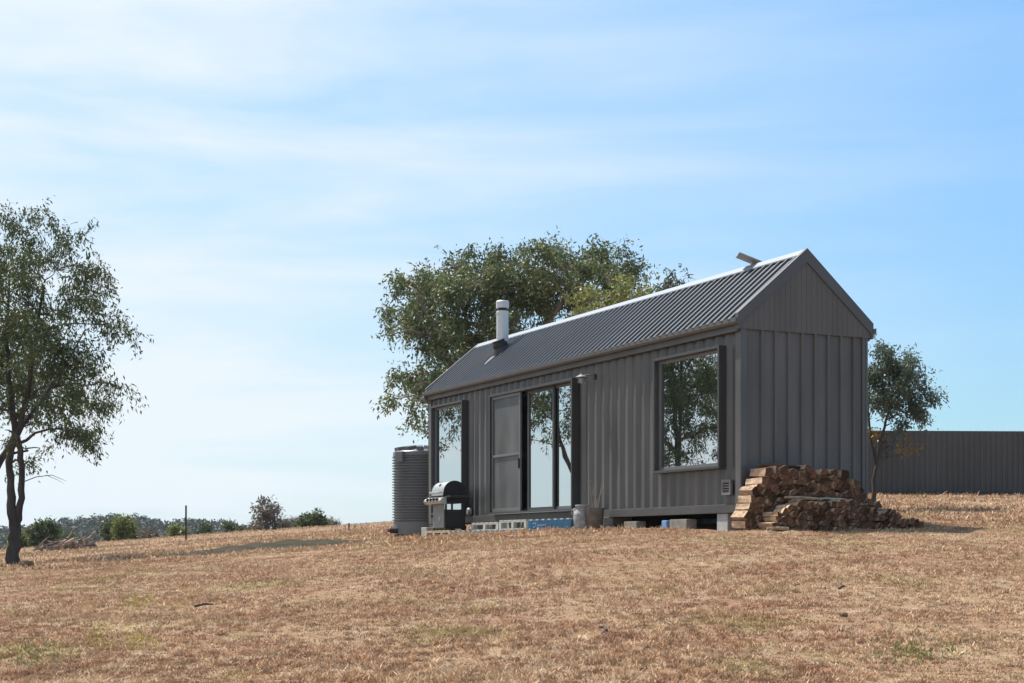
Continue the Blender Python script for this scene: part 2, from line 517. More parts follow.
def gz_arr(X, Y):
    X = np.asarray(X, float).ravel(); Y = np.asarray(Y, float).ravel()
    Xc = np.clip(X, -55, 48); Yc = np.clip(Y, -18, 105)
    z = np.empty(len(X))
    n = len(cp)
    for i in range(0, len(X), 60000):
        q = np.stack([Xc[i:i + 60000], Yc[i:i + 60000]], -1)
        d2 = ((q[:, None, :] - cp[None, :, :2]) ** 2).sum(-1)
        z[i:i + 60000] = _phi(d2) @ _w[:n] + _w[n] + q @ _w[n + 1:]
    z = np.clip(z, -4.5, 3.2)
    # beyond the paddock the land falls away to a valley
    d = np.hypot(X, np.maximum(Y, 0))
    t = np.clip((d - 80) / 140, 0, 1); t = t * t * (3 - 2 * t)
    z = z * (1 - t) + (-9.0) * t
    z += (_vn(X, Y, 0.9, 1) * 0.05 + _vn(X, Y, 0.35, 2) * 0.028 + _vn(X, Y, 3.1, 3) * 0.07) * np.clip(1.2 - d / 150, 0, 1)
    return z + EZ
def gz(x, y): return float(gz_arr([x], [y])[0])

def axis(lo, hi, step, far, ratio=1.18):
    a = list(np.arange(lo, hi + 1e-6, step))
    s = step; p = hi
    while p < far: s *= ratio; p += s; a.append(p)
    s = step; p = lo; b = []
    while p > -far: s *= ratio; p -= s; b.append(p)
    return np.array(b[::-1] + a)
ax = axis(-14, 14, 0.16, 1500); ay = axis(6.5, 42, 0.16, 1500)
GX, GY = np.meshgrid(ax, ay)
GZ = gz_arr(GX, GY).reshape(GX.shape)
gv = np.stack([GX.ravel(), GY.ravel(), GZ.ravel()], -1)
nx, ny = len(ax), len(ay)
ii, jj = np.meshgrid(np.arange(nx - 1), np.arange(ny - 1))
q = (jj * nx + ii).ravel()
gf = np.stack([q, q + 1, q + nx + 1, q + nx], -1)
me = bpy.data.meshes.new('ground')
me.vertices.add(len(gv)); me.vertices.foreach_set('co', gv.astype(np.float32).ravel())
me.loops.add(gf.size); me.loops.foreach_set('vertex_index', gf.astype(np.int32).ravel())
me.polygons.add(len(gf)); me.polygons.foreach_set('loop_start', np.arange(0, gf.size, 4, dtype=np.int32))
me.polygons.foreach_set('use_smooth', np.ones(len(gf), dtype=bool))
me.update(calc_edges=True)
me.materials.append(M['ground'])
go = bpy.data.objects.new('ground', me); COL.objects.link(go)
tag(go, kind='structure')

# cabin frame: local x runs along the long wall away from the camera, local y out of that wall
CA = Vector((3.527, 23.15, EZ))
CU = Vector((-0.4421, 0.8969, 0)).normalized()
CN = Vector((-CU.y, CU.x, 0))
CRZ = math.atan2(CU.y, CU.x)
LEN, WID = 12.19, 2.44
def cab(x, y, z=0.0):
    return CA + CU * x + CN * y + Vector((0, 0, z))
def cab_u(px, y):
    s = (px - 512) / F
    a = CA + CN * y
    return (a.x - a.y * s) / (-CU.x + CU.y * s)

# ------------------------------------------------------------------ grass blades
def grass(name, n, d0, d1, hmin, hmax, w, seed, spread=0.42, clump=0.5, inner=0.0):
    g = np.random.default_rng(seed)
    t = g.random(n)
    d = d0 * (d1 / d0) ** t
    X = np.where(g.random(n) < 0.5, -1, 1) * (inner + (spread - inner) * g.random(n)) * d
    Y = d
    # tufts: pull part of the blades to tuft centres
    cx = np.floor(X / 0.16); cy = np.floor(Y / 0.16)
    hx = np.sin(cx * 12.9898 + cy * 78.233) * 43758.5453; hx -= np.floor(hx)
    hy = np.sin(cx * 39.346 + cy * 11.135) * 24634.6345; hy -= np.floor(hy)
    k = g.random(n) < clump
    X = np.where(k, (cx + 0.5 + (hx - 0.5) * 0.7) * 0.16 + g.normal(0, 0.028, n), X)
    Y = np.where(k, (cy + 0.5 + (hy - 0.5) * 0.7) * 0.16 + g.normal(0, 0.028, n), Y)
    # none under the cabin or the stack of firewood
    lx = (X - CA.x) * CU.x + (Y - CA.y) * CU.y
    ly = (X - CA.x) * CN.x + (Y - CA.y) * CN.y
    ok = ~((lx > -0.9) & (lx < LEN + 0.3) & (ly > -2.9) & (ly < 0.12))
    X = X[ok]; Y = Y[ok]; hx = hx[ok]; n = len(X); kk = k[ok]
    # thin, worn and thick patches
    dens = _vn(X, Y, 1.1, 5) + _vn(X, Y, 0.4, 6) * 0.6
    keep = g.random(n) < np.clip(0.85 + dens * 0.6, 0.45, 1)
    X = X[keep]; Y = Y[keep]; hx = hx[keep]; kk = kk[keep]; n = len(X)
    Z = gz_arr(X, Y) - 0.008
    hs = (0.75 + 0.9 * np.clip(_vn(X, Y, 0.7, 8) + 0.35, 0, 1)) * (0.75 + 0.6 * hx * kk)
    h = (hmin + (hmax - hmin) * g.random(n) ** 1.6) * hs
    a = g.random(n) * 2 * np.pi
    lean = np.abs(g.normal(0.65, 0.5, n)) * h
    wd = w * (0.6 + 0.8 * g.random(n)) * (1 + Y / 60)
    b = g.random(n) * 2 * np.pi
    base = np.stack([X, Y, Z], -1)
    side = np.stack([np.cos(b), np.sin(b), np.zeros(n)], -1) * wd[:, None] / 2
    tip = base + np.stack([np.cos(a) * lean, np.sin(a) * lean, h], -1)
    mid = base * 0.5 + tip * 0.5 + np.stack([np.zeros(n), np.zeros(n), h * 0.14], -1)
    v = np.stack([base - side, base + side, mid + side * 0.8, mid - side * 0.8, mid - side * 0.8, mid + side * 0.8, tip + side * 0.12, tip - side * 0.12], 1).reshape(-1, 3)
    r = np.clip(g.random(n) * 0.62 + hx * 0.50 - 0.06, 0, 1)
    o = fast_mesh(name, v, None, M['grass'], np.repeat(r, 2))
    tag(o, kind='stuff', label='short dry straw coloured grass covering the paddock', cat='grass')
    return o
grass('dry_grass', 1000000, 7.5, 26, 0.009, 0.036, 0.0075, 21)
grass('distant_dry_grass', 220000, 24, 90, 0.02, 0.08, 0.017, 22, spread=0.40, clump=0.6)

grass('side_dry_grass', 330000, 7.0, 70, 0.012, 0.045, 0.010, 23, spread=1.05, clump=0.6, inner=0.40)
grass('near_dry_grass', 200000, 2.5, 7.6, 0.009, 0.036, 0.0075, 24, spread=1.3)

# ------------------------------------------------------------------ the cabin
cabin = empty('container_cabin', cab(0, 0, 0), CRZ)
tag(cabin, 'long charcoal corrugated steel cabin with gabled metal roof and big windows', 'cabin')
Z0, Z1, ZT = 0.563, 0.704, 3.42       # rail bottom, rail top, wall top above the eye

def corrugated(length, pitch, flat_o, slant, flat_i, depth, start=0.0):
    pts = [(0.0, 0.0)]
    x = start
    if x > 0: pts.append((x, 0.0))
    while x < length:
        for dx, y in ((flat_o, 0.0), (slant, -depth), (flat_i, -depth), (slant, 0.0)):
            nx_ = x + dx
            if nx_ >= length:
                pts.append((length, pts[-1][1])); x = length; break
            pts.append((nx_, y)); x = nx_
    return pts

openings = [(0.44, 2.34, 1.29, 3.15), (5.24, 8.77, 0.755, 3.14), (10.18, 11.82, 0.80, 3.16)]
def wall_sheet(mb, prof, z0, z1, ops, place):
    xs = set(p[0] for p in prof)
    for a, b, _, _ in ops: xs.add(a); xs.add(b)
    xs = sorted(xs)
    px_ = [p[0] for p in prof]; py_ = [p[1] for p in prof]
    for a, b in zip(xs[:-1], xs[1:]):
        if b - a < 1e-6: continue
        ya = float(np.interp(a, px_, py_)); yb = float(np.interp(b, px_, py_))
        m = (a + b) / 2
        rng_ = [(z0, z1)]
        for oa, ob, oz0, oz1 in ops:
            if oa < m < ob: rng_ = [(z0, oz0), (oz1, z1)]
        for c0, c1 in rng_:
            if c1 - c0 < 1e-3: continue
            mb.add([place(a, ya, c0), place(b, yb, c0), place(b, yb, c1), place(a, ya, c1)], [(0, 1, 2, 3)])
prof = corrugated(LEN, 0.278, 0.050, 0.080, 0.066, 0.047, 0.10)
mb = MB(); wall_sheet(mb, prof, Z1, ZT, openings, lambda x, y, z: (x, y, z)); mb.build('long_wall', M['wall'], cabin)
mb = MB(); wall_sheet(mb, prof, Z1, ZT, [], lambda x, y, z: (x, -WID - y, z)); mb.build('rear_wall', M['wall'], cabin)
eprof = corrugated(WID, 0.2555, 0.203, 0.007, 0.0385, 0.040, 0.155)
mb = MB(); wall_sheet(mb, eprof, Z1, ZT, [], lambda x, y, z: (y + 0.012, -x, z)); mb.build('end_wall', M['endwall'], cabin)
for i, p in enumerate([0]):
    mb = MB(); wall_sheet(mb, eprof, Z1, ZT, [], lambda x, y, z: (LEN - 0.012 - y, -x, z)); mb.build('end_wall', M['endwall'], cabin)
# frame of the container
mb = MB(); mb.box(0.005, LEN - 0.005, -0.06, 0.012, Z0, Z1 - 0.004); mb.build('base_rail', M['rail'], cabin, 0.006)
mb = MB(); mb.box(0.005, LEN - 0.005, -WID - 0.012, -WID + 0.06, Z0, Z1 - 0.004); mb.build('base_rail', M['rail'], cabin, 0.006)
mb = MB(); mb.box(-0.008, 0.06, -WID + 0.063, -0.063, Z0 + 0.003, Z1 - 0.006); mb.build('base_rail', M['rail'], cabin, 0.006)
mb = MB(); mb.box(LEN - 0.06, LEN + 0.008, -WID + 0.063, -0.063, Z0 + 0.003, Z1 - 0.006); mb.build('base_rail', M['rail'], cabin, 0.006)
for x0, x1 in ((-0.018, 0.135), (LEN - 0.10, LEN + 0.018)):
    for y0, y1 in ((-0.10, 0.016), (-WID - 0.016, -WID + 0.10)):
        mb = MB(); mb.box(x0, x1, y0, y1, Z0 - 0.003, ZT - 0.012); mb.build('corner_post', M['wall'], cabin, 0.008)
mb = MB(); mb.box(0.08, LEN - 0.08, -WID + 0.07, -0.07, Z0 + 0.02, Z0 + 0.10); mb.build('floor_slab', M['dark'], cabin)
mb = MB(); mb.box(0.08, LEN - 0.08, -WID + 0.09, -0.30, Z0 + 0.12, ZT - 0.02); mb.build('dark_inner_box', M['dark'], cabin)  # near-black box stands in for the unlit inside

# roof
YE, ZE = 0.10, 3.550                # eave
YR, ZR = -WID / 2, 4.672            # ridge
X0, X1 = -0.055, LEN + 0.04
nrm = Vector((0, ZR - ZE, YE - YR)).normalized()
def roof_sheet(sign, name):
    mb = MB()
    pts = []
    pitch = 0.200
    x = X0 + 0.03
    while x < X1 - 0.03:
        for dx, h in ((0.0, 0.0), (0.108, 0.0), (0.118, 0.034), (0.154, 0.034), (0.198, 0.0)):
            if x + dx < X1 - 0.02: pts.append((x + dx, h))
        x += pitch
    def place(xx, t, h):
        y = YE + (YR - YE) * t; z = ZE + (ZR - ZE) * t
        y += nrm.y * h; z += nrm.z * h
        if sign < 0: y = 2 * YR - y
        return (xx, y, z)
    for (xa, ha), (xb, hb) in zip(pts[:-1], pts[1:]):
        mb.add([place(xa, -0.03, ha), place(xb, -0.03, hb), place(xb, 1, hb), place(xa, 1, ha)], [(0, 1, 2, 3)])
        mb.add([place(xa, -0.03, ha), place(xb, -0.03, hb), place(xb, -0.03, -0.006), place(xa, -0.03, -0.006)], [(0, 1, 2, 3)])
    return mb.build(name, M['roof'], cabin)
roof_sheet(1, 'roof_slope')
roof_sheet(-1, 'roof_slope')
# ridge cap
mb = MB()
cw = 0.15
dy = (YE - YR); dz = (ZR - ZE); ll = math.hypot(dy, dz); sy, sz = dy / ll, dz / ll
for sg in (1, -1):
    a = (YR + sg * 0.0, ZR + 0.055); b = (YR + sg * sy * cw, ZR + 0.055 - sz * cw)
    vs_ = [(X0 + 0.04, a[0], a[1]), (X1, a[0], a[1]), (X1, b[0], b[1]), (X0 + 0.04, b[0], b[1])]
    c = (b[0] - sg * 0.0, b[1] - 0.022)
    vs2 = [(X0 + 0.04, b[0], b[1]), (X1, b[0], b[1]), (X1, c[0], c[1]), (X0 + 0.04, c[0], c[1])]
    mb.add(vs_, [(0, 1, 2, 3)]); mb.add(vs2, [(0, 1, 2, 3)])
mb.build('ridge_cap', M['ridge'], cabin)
# gutters, fascias
for sg in (1, -1):
    def Yv(y): return y if sg > 0 else 2 * YR - y
    mb = MB()
    gx0, gx1 = X0 - 0.01, X1 + 0.06
    prof_g = [(0.075, 3.545), (0.075, 3.465), (0.125, 3.455), (0.148, 3.49), (0.148, 3.555), (0.138, 3.555), (0.138, 3.495), (0.120, 3.468), (0.086, 3.474), (0.086, 3.545)]
    n = len(prof_g)
    vs_ = [(gx0, Yv(y), z) for y, z in prof_g] + [(gx1, Yv(y), z) for y, z in prof_g]
    fs = [(i, (i + 1) % n, (i + 1) % n + n, i + n) for i in range(n)]
    mb.add(vs_, fs)
    for gx in (gx0, gx1):
        mb.add([(gx, Yv(y), z) for y, z in [(0.075, 3.545), (0.075, 3.465), (0.125, 3.455), (0.148, 3.49), (0.148, 3.555)]], [(0, 1, 2, 3, 4)])
    mb.build('gutter', M['trim'], cabin)
    mb = MB()
    ys = sorted((Yv(0.03), Yv(0.072)))
    mb.box(X0 + 0.06, X1, ys[0], ys[1], 3.355, 3.49)
    mb.build('fascia', M['rail'], cabin, 0.004)
    mb = MB()
    ys = sorted((Yv(0.02), Yv(0.070)))
    mb.box(X0 + 0.06, X1 - 0.02, ys[0], ys[1], 3.492, 3.53)
    mb.build('soffit', M['trim'], cabin)
# gable ends, each with fine vertical boards and barge boards
for end in (0, 1):
    mb = MB()
    xf = -0.035 if end == 0 else LEN + 0.035
    xb = 0.03 if end == 0 else LEN - 0.03
    yl, yr = 0.10, -WID - 0.10
    zb = 3.395
    nb = 26
    def top(y): return ZR - 0.02 - (ZR - ZE) / (YE - YR) * abs(y - YR)
    edges = [yl + (yr - yl) * i / nb for i in range(nb + 1)]
    if True:
        e2 = sorted(set(edges + [YR]), reverse=True)
    for a, b in zip(e2[:-1], e2[1:]):
        g = 0.003 if abs(a - b) > 0.02 else 0.0
        rec = 0.004 if end == 0 else -0.004
        mb.add([(xf, a - g, zb), (xf, b + g, zb), (xf, b + g, top(b + g)), (xf, a - g, top(a - g))], [(0, 1, 2, 3)])
        mb.add([(xf, b + g, zb), (xf + rec, b + g, zb), (xf + rec, b + g, top(b)), (xf, b + g, top(b))], [(0, 1, 2, 3)])
        mb.add([(xf + rec, b + g, zb), (xf + rec, b - g, zb), (xf + rec, b - g, top(b)), (xf + rec, b + g, top(b))], [(0, 1, 2, 3)])
        mb.add([(xf + rec, b - g, zb), (xf, b - g, zb), (xf, b - g, top(b)), (xf + rec, b - g, top(b))], [(0, 1, 2, 3)])
    mb.add([(xf, yl, zb), (xf, yr, zb), (xb, yr, zb), (xb, yl, zb)], [(0, 1, 2, 3)])
    mb.build('gable', M['clad'], cabin)
    for sg in (1, -1):
        mb = MB()
        w = 0.20
        xo = xf - 0.022 if end == 0 else xf + 0.022
        xi = xf + 0.05 if end == 0 else xf - 0.05
        ye, ze = YR + sg * (YE - YR - 0.005), ZE + 0.02
        pts2 = [(YR, ZR + 0.062), (ye, ze + 0.062), (ye, zb - 0.012), (ye - sg * 0.035, zb - 0.012), (ye - sg * 0.05, ze - 0.10), (YR, ZR - 0.16)]
        n = len(pts2)
        vs_ = [(xo, y, z) for y, z in pts2] + [(xi, y, z) for y, z in pts2]
        fs = [tuple(range(n)), tuple(reversed(range(n, 2 * n)))] + [(i, (i + 1) % n, (i + 1) % n + n, i + n) for i in range(n)]
        mb.add(vs_, fs)
        mb.build('barge_board', M['trim'], cabin)

# windows
def frame_box(mb, x0, x1, z0, z1, t, y0, y1, tb=None):
    tb = tb or t
    mb.box(x0, x0 + t, y0, y1, z0, z1)
    mb.box(x1 - t, x1, y0, y1, z0, z1)
    mb.box(x0 + t, x1 - t, y0, y1, z1 - t, z1)
    mb.box(x0 + t, x1 - t, y0, y1, z0, z0 + tb)
def pane(x0, x1, z0, z1, y, parent, m='glass', name='pane'):
    mb = MB(); mb.box(x0, x1, y - 0.006, y, z0, z1)
    return mb.build(name, M[m], parent)
def window(x0, x1, z0, z1, label=None):
    mb = MB(); frame_box(mb, x0, x1, z0, z1, 0.045, -0.09, 0.13)
    w = mb.build('window', M['frame'], cabin, 0.004)
    if label: w['label'] = label
    mb = MB(); frame_box(mb, x0 + 0.047, x1 - 0.047, z0 + 0.047, z1 - 0.047, 0.05, 0.0, 0.05)
    s = mb.build('sash', M['sash'], w, 0.003)
    pane(x0 + 0.09, x1 - 0.09, z0 + 0.09, z1 - 0.09, 0.03, w)
    return w
window(0.41, 2.37, 1.26, 3.185, 'large square picture window nearest the gable end')
window(10.15, 11.85, 0.76, 3.195, 'tall narrow looking window at the far end')
# sliding door
x0, x1, z0, z1 = 5.21, 8.80, 0.72, 3.17
mb = MB(); frame_box(mb, x0, x1, z0, z1, 0.05, -0.11, 0.13, 0.03)
door = mb.build('sliding_door', M['frame'], cabin, 0.004)
mb = MB(); frame_box(mb, 7.42, x1 - 0.06, z0 + 0.035, z1 - 0.055, 0.06, 0.055, 0.095, 0.07)
mb.box(7.48, x1 - 0.12, 0.055, 0.095, 1.87, 1.92)
sd = mb.build('screen_frame', M['sash'], door, 0.003)
pane(7.48, x1 - 0.12, z0 + 0.10, 1.868, 0.07, door, 'mesh', 'insect_screen')
pane(7.48, x1 - 0.12, 1.922, z1 - 0.115, 0.07, door, 'mesh', 'insect_screen')
mb = MB(); frame_box(mb, x0 + 0.052, 6.27, z0 + 0.032, z1 - 0.055, 0.05, -0.06, -0.02, 0.06)
mb.build('glass_frame', M['sash'], door, 0.003)
pane(x0 + 0.10, 6.225, z0 + 0.09, z1 - 0.10, -0.035, door)
mb = MB(); frame_box(mb, 6.13, 7.24, z0 + 0.034, z1 - 0.057, 0.06, -0.015, 0.025, 0.06)
mb.build('glass_frame', M['frame'], door, 0.003)
pane(6.185, 7.185, z0 + 0.09, z1 - 0.11, 0.0, door)
mb = MB(); frame_box(mb, 7.245, 8.74, z0 + 0.036, z1 - 0.057, 0.06, -0.085, -0.045, 0.06)
mb.build('glass_frame', M['frame'], door, 0.003)
pane(7.30, 8.69, z0 + 0.09, z1 - 0.11, -0.07, door)
mb = MB(); mb.box(x0 + 0.02, x1 - 0.02, 0.035, 0.16, z0 - 0.018, z0 - 0.002)
mb.build('door_sill', M['sash'], door, 0.003)
mb = MB(); mb.box(7.44, 7.46, 0.095, 0.125, 1.60, 1.80); mb.build('door_handle', M['black'], door)

# outside light by the door
mb = MB(); mb.lathe([(0.055, 0), (0.055, 0.03)], n=14)
for i in range(len(mb.v)):
    x, y, z = mb.v[i]; mb.v[i] = (4.56 + x, 0.0 + z, 3.12 + y)
lamp = mb.build('wall_lamp', M['black'], cabin)
mb = MB(); mb.tube([(4.56, 0.03, 3.13), (4.56, 0.14, 3.15), (4.58, 0.24, 3.13)], 0.014, 8)
mb.lathe([(0.03, 0.05), (0.035, 0.02), (0.11, -0.02), (0.115, -0.03)], (4.60, 0.26, 3.13), 18)
mb.build('lamp_shade', M['midgrey'], lamp)
mb = MB()
for k in range(3): mb.tube([(4.60 + 0.07 * math.cos(a), 0.26 + 0.07 * math.sin(a), 3.08 - 0.035 * k) for a in [j * math.pi / 6 for j in range(13)]], 0.006, 5)
mb.lathe([(0.03, -0.13), (0.05, -0.10), (0.05, -0.04)], (4.60, 0.26, 3.13), 12)
mb.build('lamp_cage', M['galv'], lamp)
# vent
mb = MB(); frame_box(mb, 0.22, 0.46, 0.84, 1.08, 0.03, 0.0, 0.05)
vent = mb.build('wall_vent', M['midgrey'], cabin, 0.003)
mb = MB()
for k in range(5): mb.box(0.25, 0.43, 0.012, 0.04, 0.875 + k * 0.04, 0.893 + k * 0.04)
mb.build('vent_slats', M['midgrey'], vent)
mb = MB(); mb.box(0.24, 0.44, 0.002, 0.010, 0.86, 1.06); mb.build('vent_back', M['black'], vent)
# small round cover on the wall beside the barbecue
mb = MB(); mb.lathe([(0.085, 0), (0.085, 0.05), (0.06, 0.075)], n=18)
for i in range(len(mb.v)):
    x, y, z = mb.v[i]; mb.v[i] = (cab_u(469, 0.03) + x, z, 0.80 + y)
mb.build('wall_outlet_cover', M['galv'], cabin)
mb = MB(); mb.tube([(LEN + 0.07, 0.11, 3.47), (LEN + 0.07, 0.11, 3.40), (LEN + 0.055, 0.05, 3.33), (LEN + 0.05, -0.02, 3.28), (LEN + 0.05, -0.02, 0.6)], 0.035, 10)
mb.build('corner_pipe', M['midgrey'], cabin, smooth=True)
# white pipe painting in the lit rear edge at the hidden corner
mb = MB(); mb.tube([(0.16, -WID - 0.062, 0.45), (0.16, -WID - 0.062, 3.30), (0.16, -WID - 0.14, 3.44)], 0.04, 12)
mb.build('corner_pipe', M['white'], cabin, smooth=True)

# chimney: find where it stands on the slope
best = None
for i in range(400):
    t = i / 400
    y = YE + (YR - YE) * t; z = ZE + (ZR - ZE) * t
    u = cab_u(502.5, y); p = cab(u, y, z)
    py = HY - (p.z - EZ) / p.y * F
    if best is None or abs(py - 351) < best[0]: best = (abs(py - 351), u, y, z)
_, cu_, cy_, cz_ = best
ch_d = cab(cu_, cy_, 0).y
ch_top = (HY - 301) / F * ch_d
mb = MB(); mb.lathe([(0.130, cz_ - 0.12), (0.130, ch_top - 0.22)], (cu_, cy_, 0), 48)
flue = mb.build('chimney_flue', M['zinc'], cabin)
mb = MB(); mb.lathe([(0.136, ch_top - 0.28), (0.136, ch_top - 0.23), (0.120, ch_top - 0.22)], (cu_, cy_, 0), 28); mb.build('flue_collar', M['zinc'], flue)
mb = MB(); mb.lathe([(0.10, ch_top - 0.22), (0.10, ch_top - 0.16)], (cu_, cy_, 0), 20); mb.build('flue_gap_shade', M['black'], flue)  # black drum stands in for the shaded gap below the cap
mb = MB(); mb.lathe([(0.138, ch_top - 0.16), (0.140, ch_top - 0.02), (0.125, ch_top)], (cu_, cy_, 0), 28); mb.build('flue_cap', M['zinc'], flue)
mb = MB()
mb.lathe([(0.24, -0.02), (0.20, 0.05), (0.17, 0.09), (0.17, 0.17), (0.150, 0.19), (0.150, 0.25)], n=24)
tilt = Matrix.Rotation(-math.atan2(ZR - ZE, YE - YR) * 0.55, 4, 'X')
for i in range(len(mb.v)):
    p = tilt @ Vector(mb.v[i]); mb.v[i] = (cu_ + p.x, cy_ + p.y, cz_ + p.z + 0.0)
mb.build('flue_boot', M['black'], flue)
mb = MB()
sl = (ZR - ZE) / (YE - YR)
for a, w in ((0.22, 0.13), ):
    y1_ = cy_ + 0.20; y2_ = cy_ + 0.42
    mb.add([(cu_ - 0.10, y1_, cz_ - 0.20 * sl + 0.055), (cu_ + 0.14, y1_, cz_ - 0.20 * sl + 0.055), (cu_ + 0.05, y2_, cz_ - 0.42 * sl + 0.05), (cu_ - 0.03, y2_, cz_ - 0.42 * sl + 0.05)], [(0, 1, 2, 3)])
mb.build('flue_flashing', M['rail'], flue)

# flat satellite panel on the ridge
du = cab_u(751, YR)
mb = MB(); mb.tube([(du, YR - 0.02, ZR + 0.03), (du, YR - 0.02, ZR + 0.11)], 0.025, 10)
mast = mb.build('satellite_dish', M['galv'], cabin)
tag(mast, 'flat grey satellite panel tilted on the ridge')
mb = MB(); mb.box(-0.26, 0.26, -0.16, 0.16, -0.010, 0.010)
pan = mb.build('dish_panel', M['dish'], mast, 0.006)
inv = Matrix.Rotation(-CRZ, 4, 'Z')
pan.location = (du, YR - 0.02, ZR + 0.125)
pan.rotation_euler = (inv @ (Matrix.Rotation(R(22), 4, 'Y') @ Matrix.Rotation(R(-4), 4, 'X'))).to_euler()

# ------------------------------------------------------------------ what the cabin stands on
def block(px, y, z0, z1, wx, wy, name, m, label, group=None, cat='block', bev=0.01):
    u = cab_u(px, y)
    p = cab(u, y)
    o = empty('x') if False else None
    mb = MB(); mb.box(-wx / 2, wx / 2, -wy / 2, wy / 2, 0, z1 - z0)
    ob = mb.build(name, M[m], None, bev)
    ob.location = (p.x, p.y, EZ + z0); ob.rotation_euler = (0, 0, CRZ)
    return tag(ob, label, cat, group)
def gl(px, y):
    p = cab(cab_u(px, y), y); return gz(p.x, p.y) - EZ - 0.02
gB = 'concrete blocks under the cabin'
block(728, -0.13, gl(728, -.13), Z0 - 0.004, 0.30, 0.22, 'concrete_pier', 'palecon', 'pale concrete pier under the cabin corner beside the firewood', gB, 'pier')
block(606, 0.02, gl(606, 0.02), 0.42, 0.20, 0.19, 'concrete_block', 'concrete', 'light grey concrete block beside the metal milk can, lower of two', gB)
block(606, 0.02, 0.425, Z0 - 0.004, 0.20, 0.19, 'concrete_block', 'concrete', 'light grey concrete block beside the metal milk can, upper of two', gB)
block(617, -0.30, gl(617, -.3), Z0 - 0.004, 0.40, 0.4, 'concrete_pier', 'greyw', 'dark pier under the cabin just right of the pale stacked blocks', gB, 'pier')
block(635, -0.05, gl(635, -.05), 0.475, 0.42, 0.2, 'concrete_block', 'greyw', 'dark grey block lying under the wall between the milk can and the blue tub', gB)
block(683, -0.02, gl(683, -.02), 0.485, 0.52, 0.2, 'concrete_block', 'greyw', 'long dull block lying under the wall right of the blue tub', gB)
block(668, -0.03, gl(668, -.03), 0.475, 0.16, 0.16, 'plastic_tub', 'bluebin', 'small pale blue plastic tub under the long wall', None, 'tub', 0.015)
for px_ in (440, 520):
    block(px_, -0.4, gl(px_, -.4), Z0 - 0.004, 0.4, 0.4, 'concrete_pier', 'greyw', 'dark pier in the shade under the cabin behind the pallets', gB, 'pier')
for u_ in (0.4, 4.3, 8.0, 11.8):
    p = cab(u_, -WID + 0.22)
    mb = MB(); g0 = gz(p.x, p.y) - EZ - 0.02
    mb.box(-0.2, 0.2, -0.2, 0.2, g0, max(g0 + 0.03, Z0 - 0.004)); ob = mb.build('concrete_pier', M['concrete'], None, 0.01)
    ob.location = (p.x, p.y, EZ); ob.rotation_euler = (0, 0, CRZ)
    tag(ob, 'concrete pier under the hidden rear wall of the cabin', 'pier', gB)

# ------------------------------------------------------------------ pallets
def pallet(px0, px1, y0, y1, z0, z1, mf, md, name, label, nslat=7, nblock=3, group='timber pallets along the long wall', solid=False):
    u0, u1 = sorted((cab_u(px0, y1), cab_u(px1, y1)))
    p = cab(u0, y0, z0)
    root = empty(name, p, CRZ)
    tag(root, label, 'pallet', group)
    LX = u1 - u0; LY = y1 - y0; H = z1 - z0
    t = min(0.022, H * 0.2)
    w = LX / nslat
    mb = MB()
    for k in range(nslat):
        g_ = w * (0.28 if solid else 0.12)  # solid pallets: narrow white slats imitate spots of light along the deck
        mb.box(k * w + g_, (k + 1) * w - g_, 0, LY, H - t, H)
    mb.build('deck_slats', M[md], root)
    mb = MB()
    for yy in (0.0, LY / 2 - 0.045, LY - 0.09):
        if solid:
            mb.box(0.005, LX - 0.005, yy, yy + 0.088, t + 0.002, H - t - 0.002)
        else:
            mb.box(0.0, LX, yy + 0.003, yy + 0.087, H - 2 * t - 0.002, H - t - 0.002)
            for k in range(nblock):
                c = (LX - 0.09) * k / (nblock - 1)
                mb.box(c + 0.002, c + 0.088, yy + 0.001, yy + 0.089, t + 0.002, H - 2 * t - 0.004)
    mb.build('bearers', M[mf], root)
    mb = MB()
    for yy in (0.0, LY / 2 - 0.045, LY - 0.09): mb.box(0, LX, yy + 0.002, yy + 0.09, 0, t)
    mb.build('base_boards', M[mf], root)
    return root
def gmin(px0, px1, y1): return min(gl(px0, y1), gl(px1, y1)) + 0.01
gA = gl(437, 0.95)
pallet(425, 450, 0.15, 0.95, gA, 0.385, 'palew', 'palew', 'timber_pallet', 'pale new timber pallet under the barbecue', 6, 4)
pallet(451, 486, 0.35, 0.95, gl(468, .95), 0.37, 'greyw', 'whitew', 'timber_pallet', 'low dark weathered pallet beside the barbecue pallet', 7, 3, solid=True)
pallet(487, 521, 0.35, 0.95, gl(503, .95), 0.37, 'greyw', 'whitew', 'timber_pallet', 'low dark weathered pallet beside the blue pallet', 6, 3, solid=True)
pallet(471, 498, 0.05, 0.42, 0.375, 0.54, 'whitew', 'whitew', 'timber_pallet', 'white painted pallet on the low dark ones, left of the door centre', 6, 3)
pallet(499, 526, 0.05, 0.50, 0.378, 0.565, 'whitew', 'whitew', 'timber_pallet', 'white painted pallet touching the blue pallet', 6, 3)
bp_ = pallet(528, 571, 0.05, 0.62, gl(550, .62), 0.555, 'blue', 'whitew', 'timber_pallet', 'bright blue painted pallet under the glass door', 7, 3, solid=True)
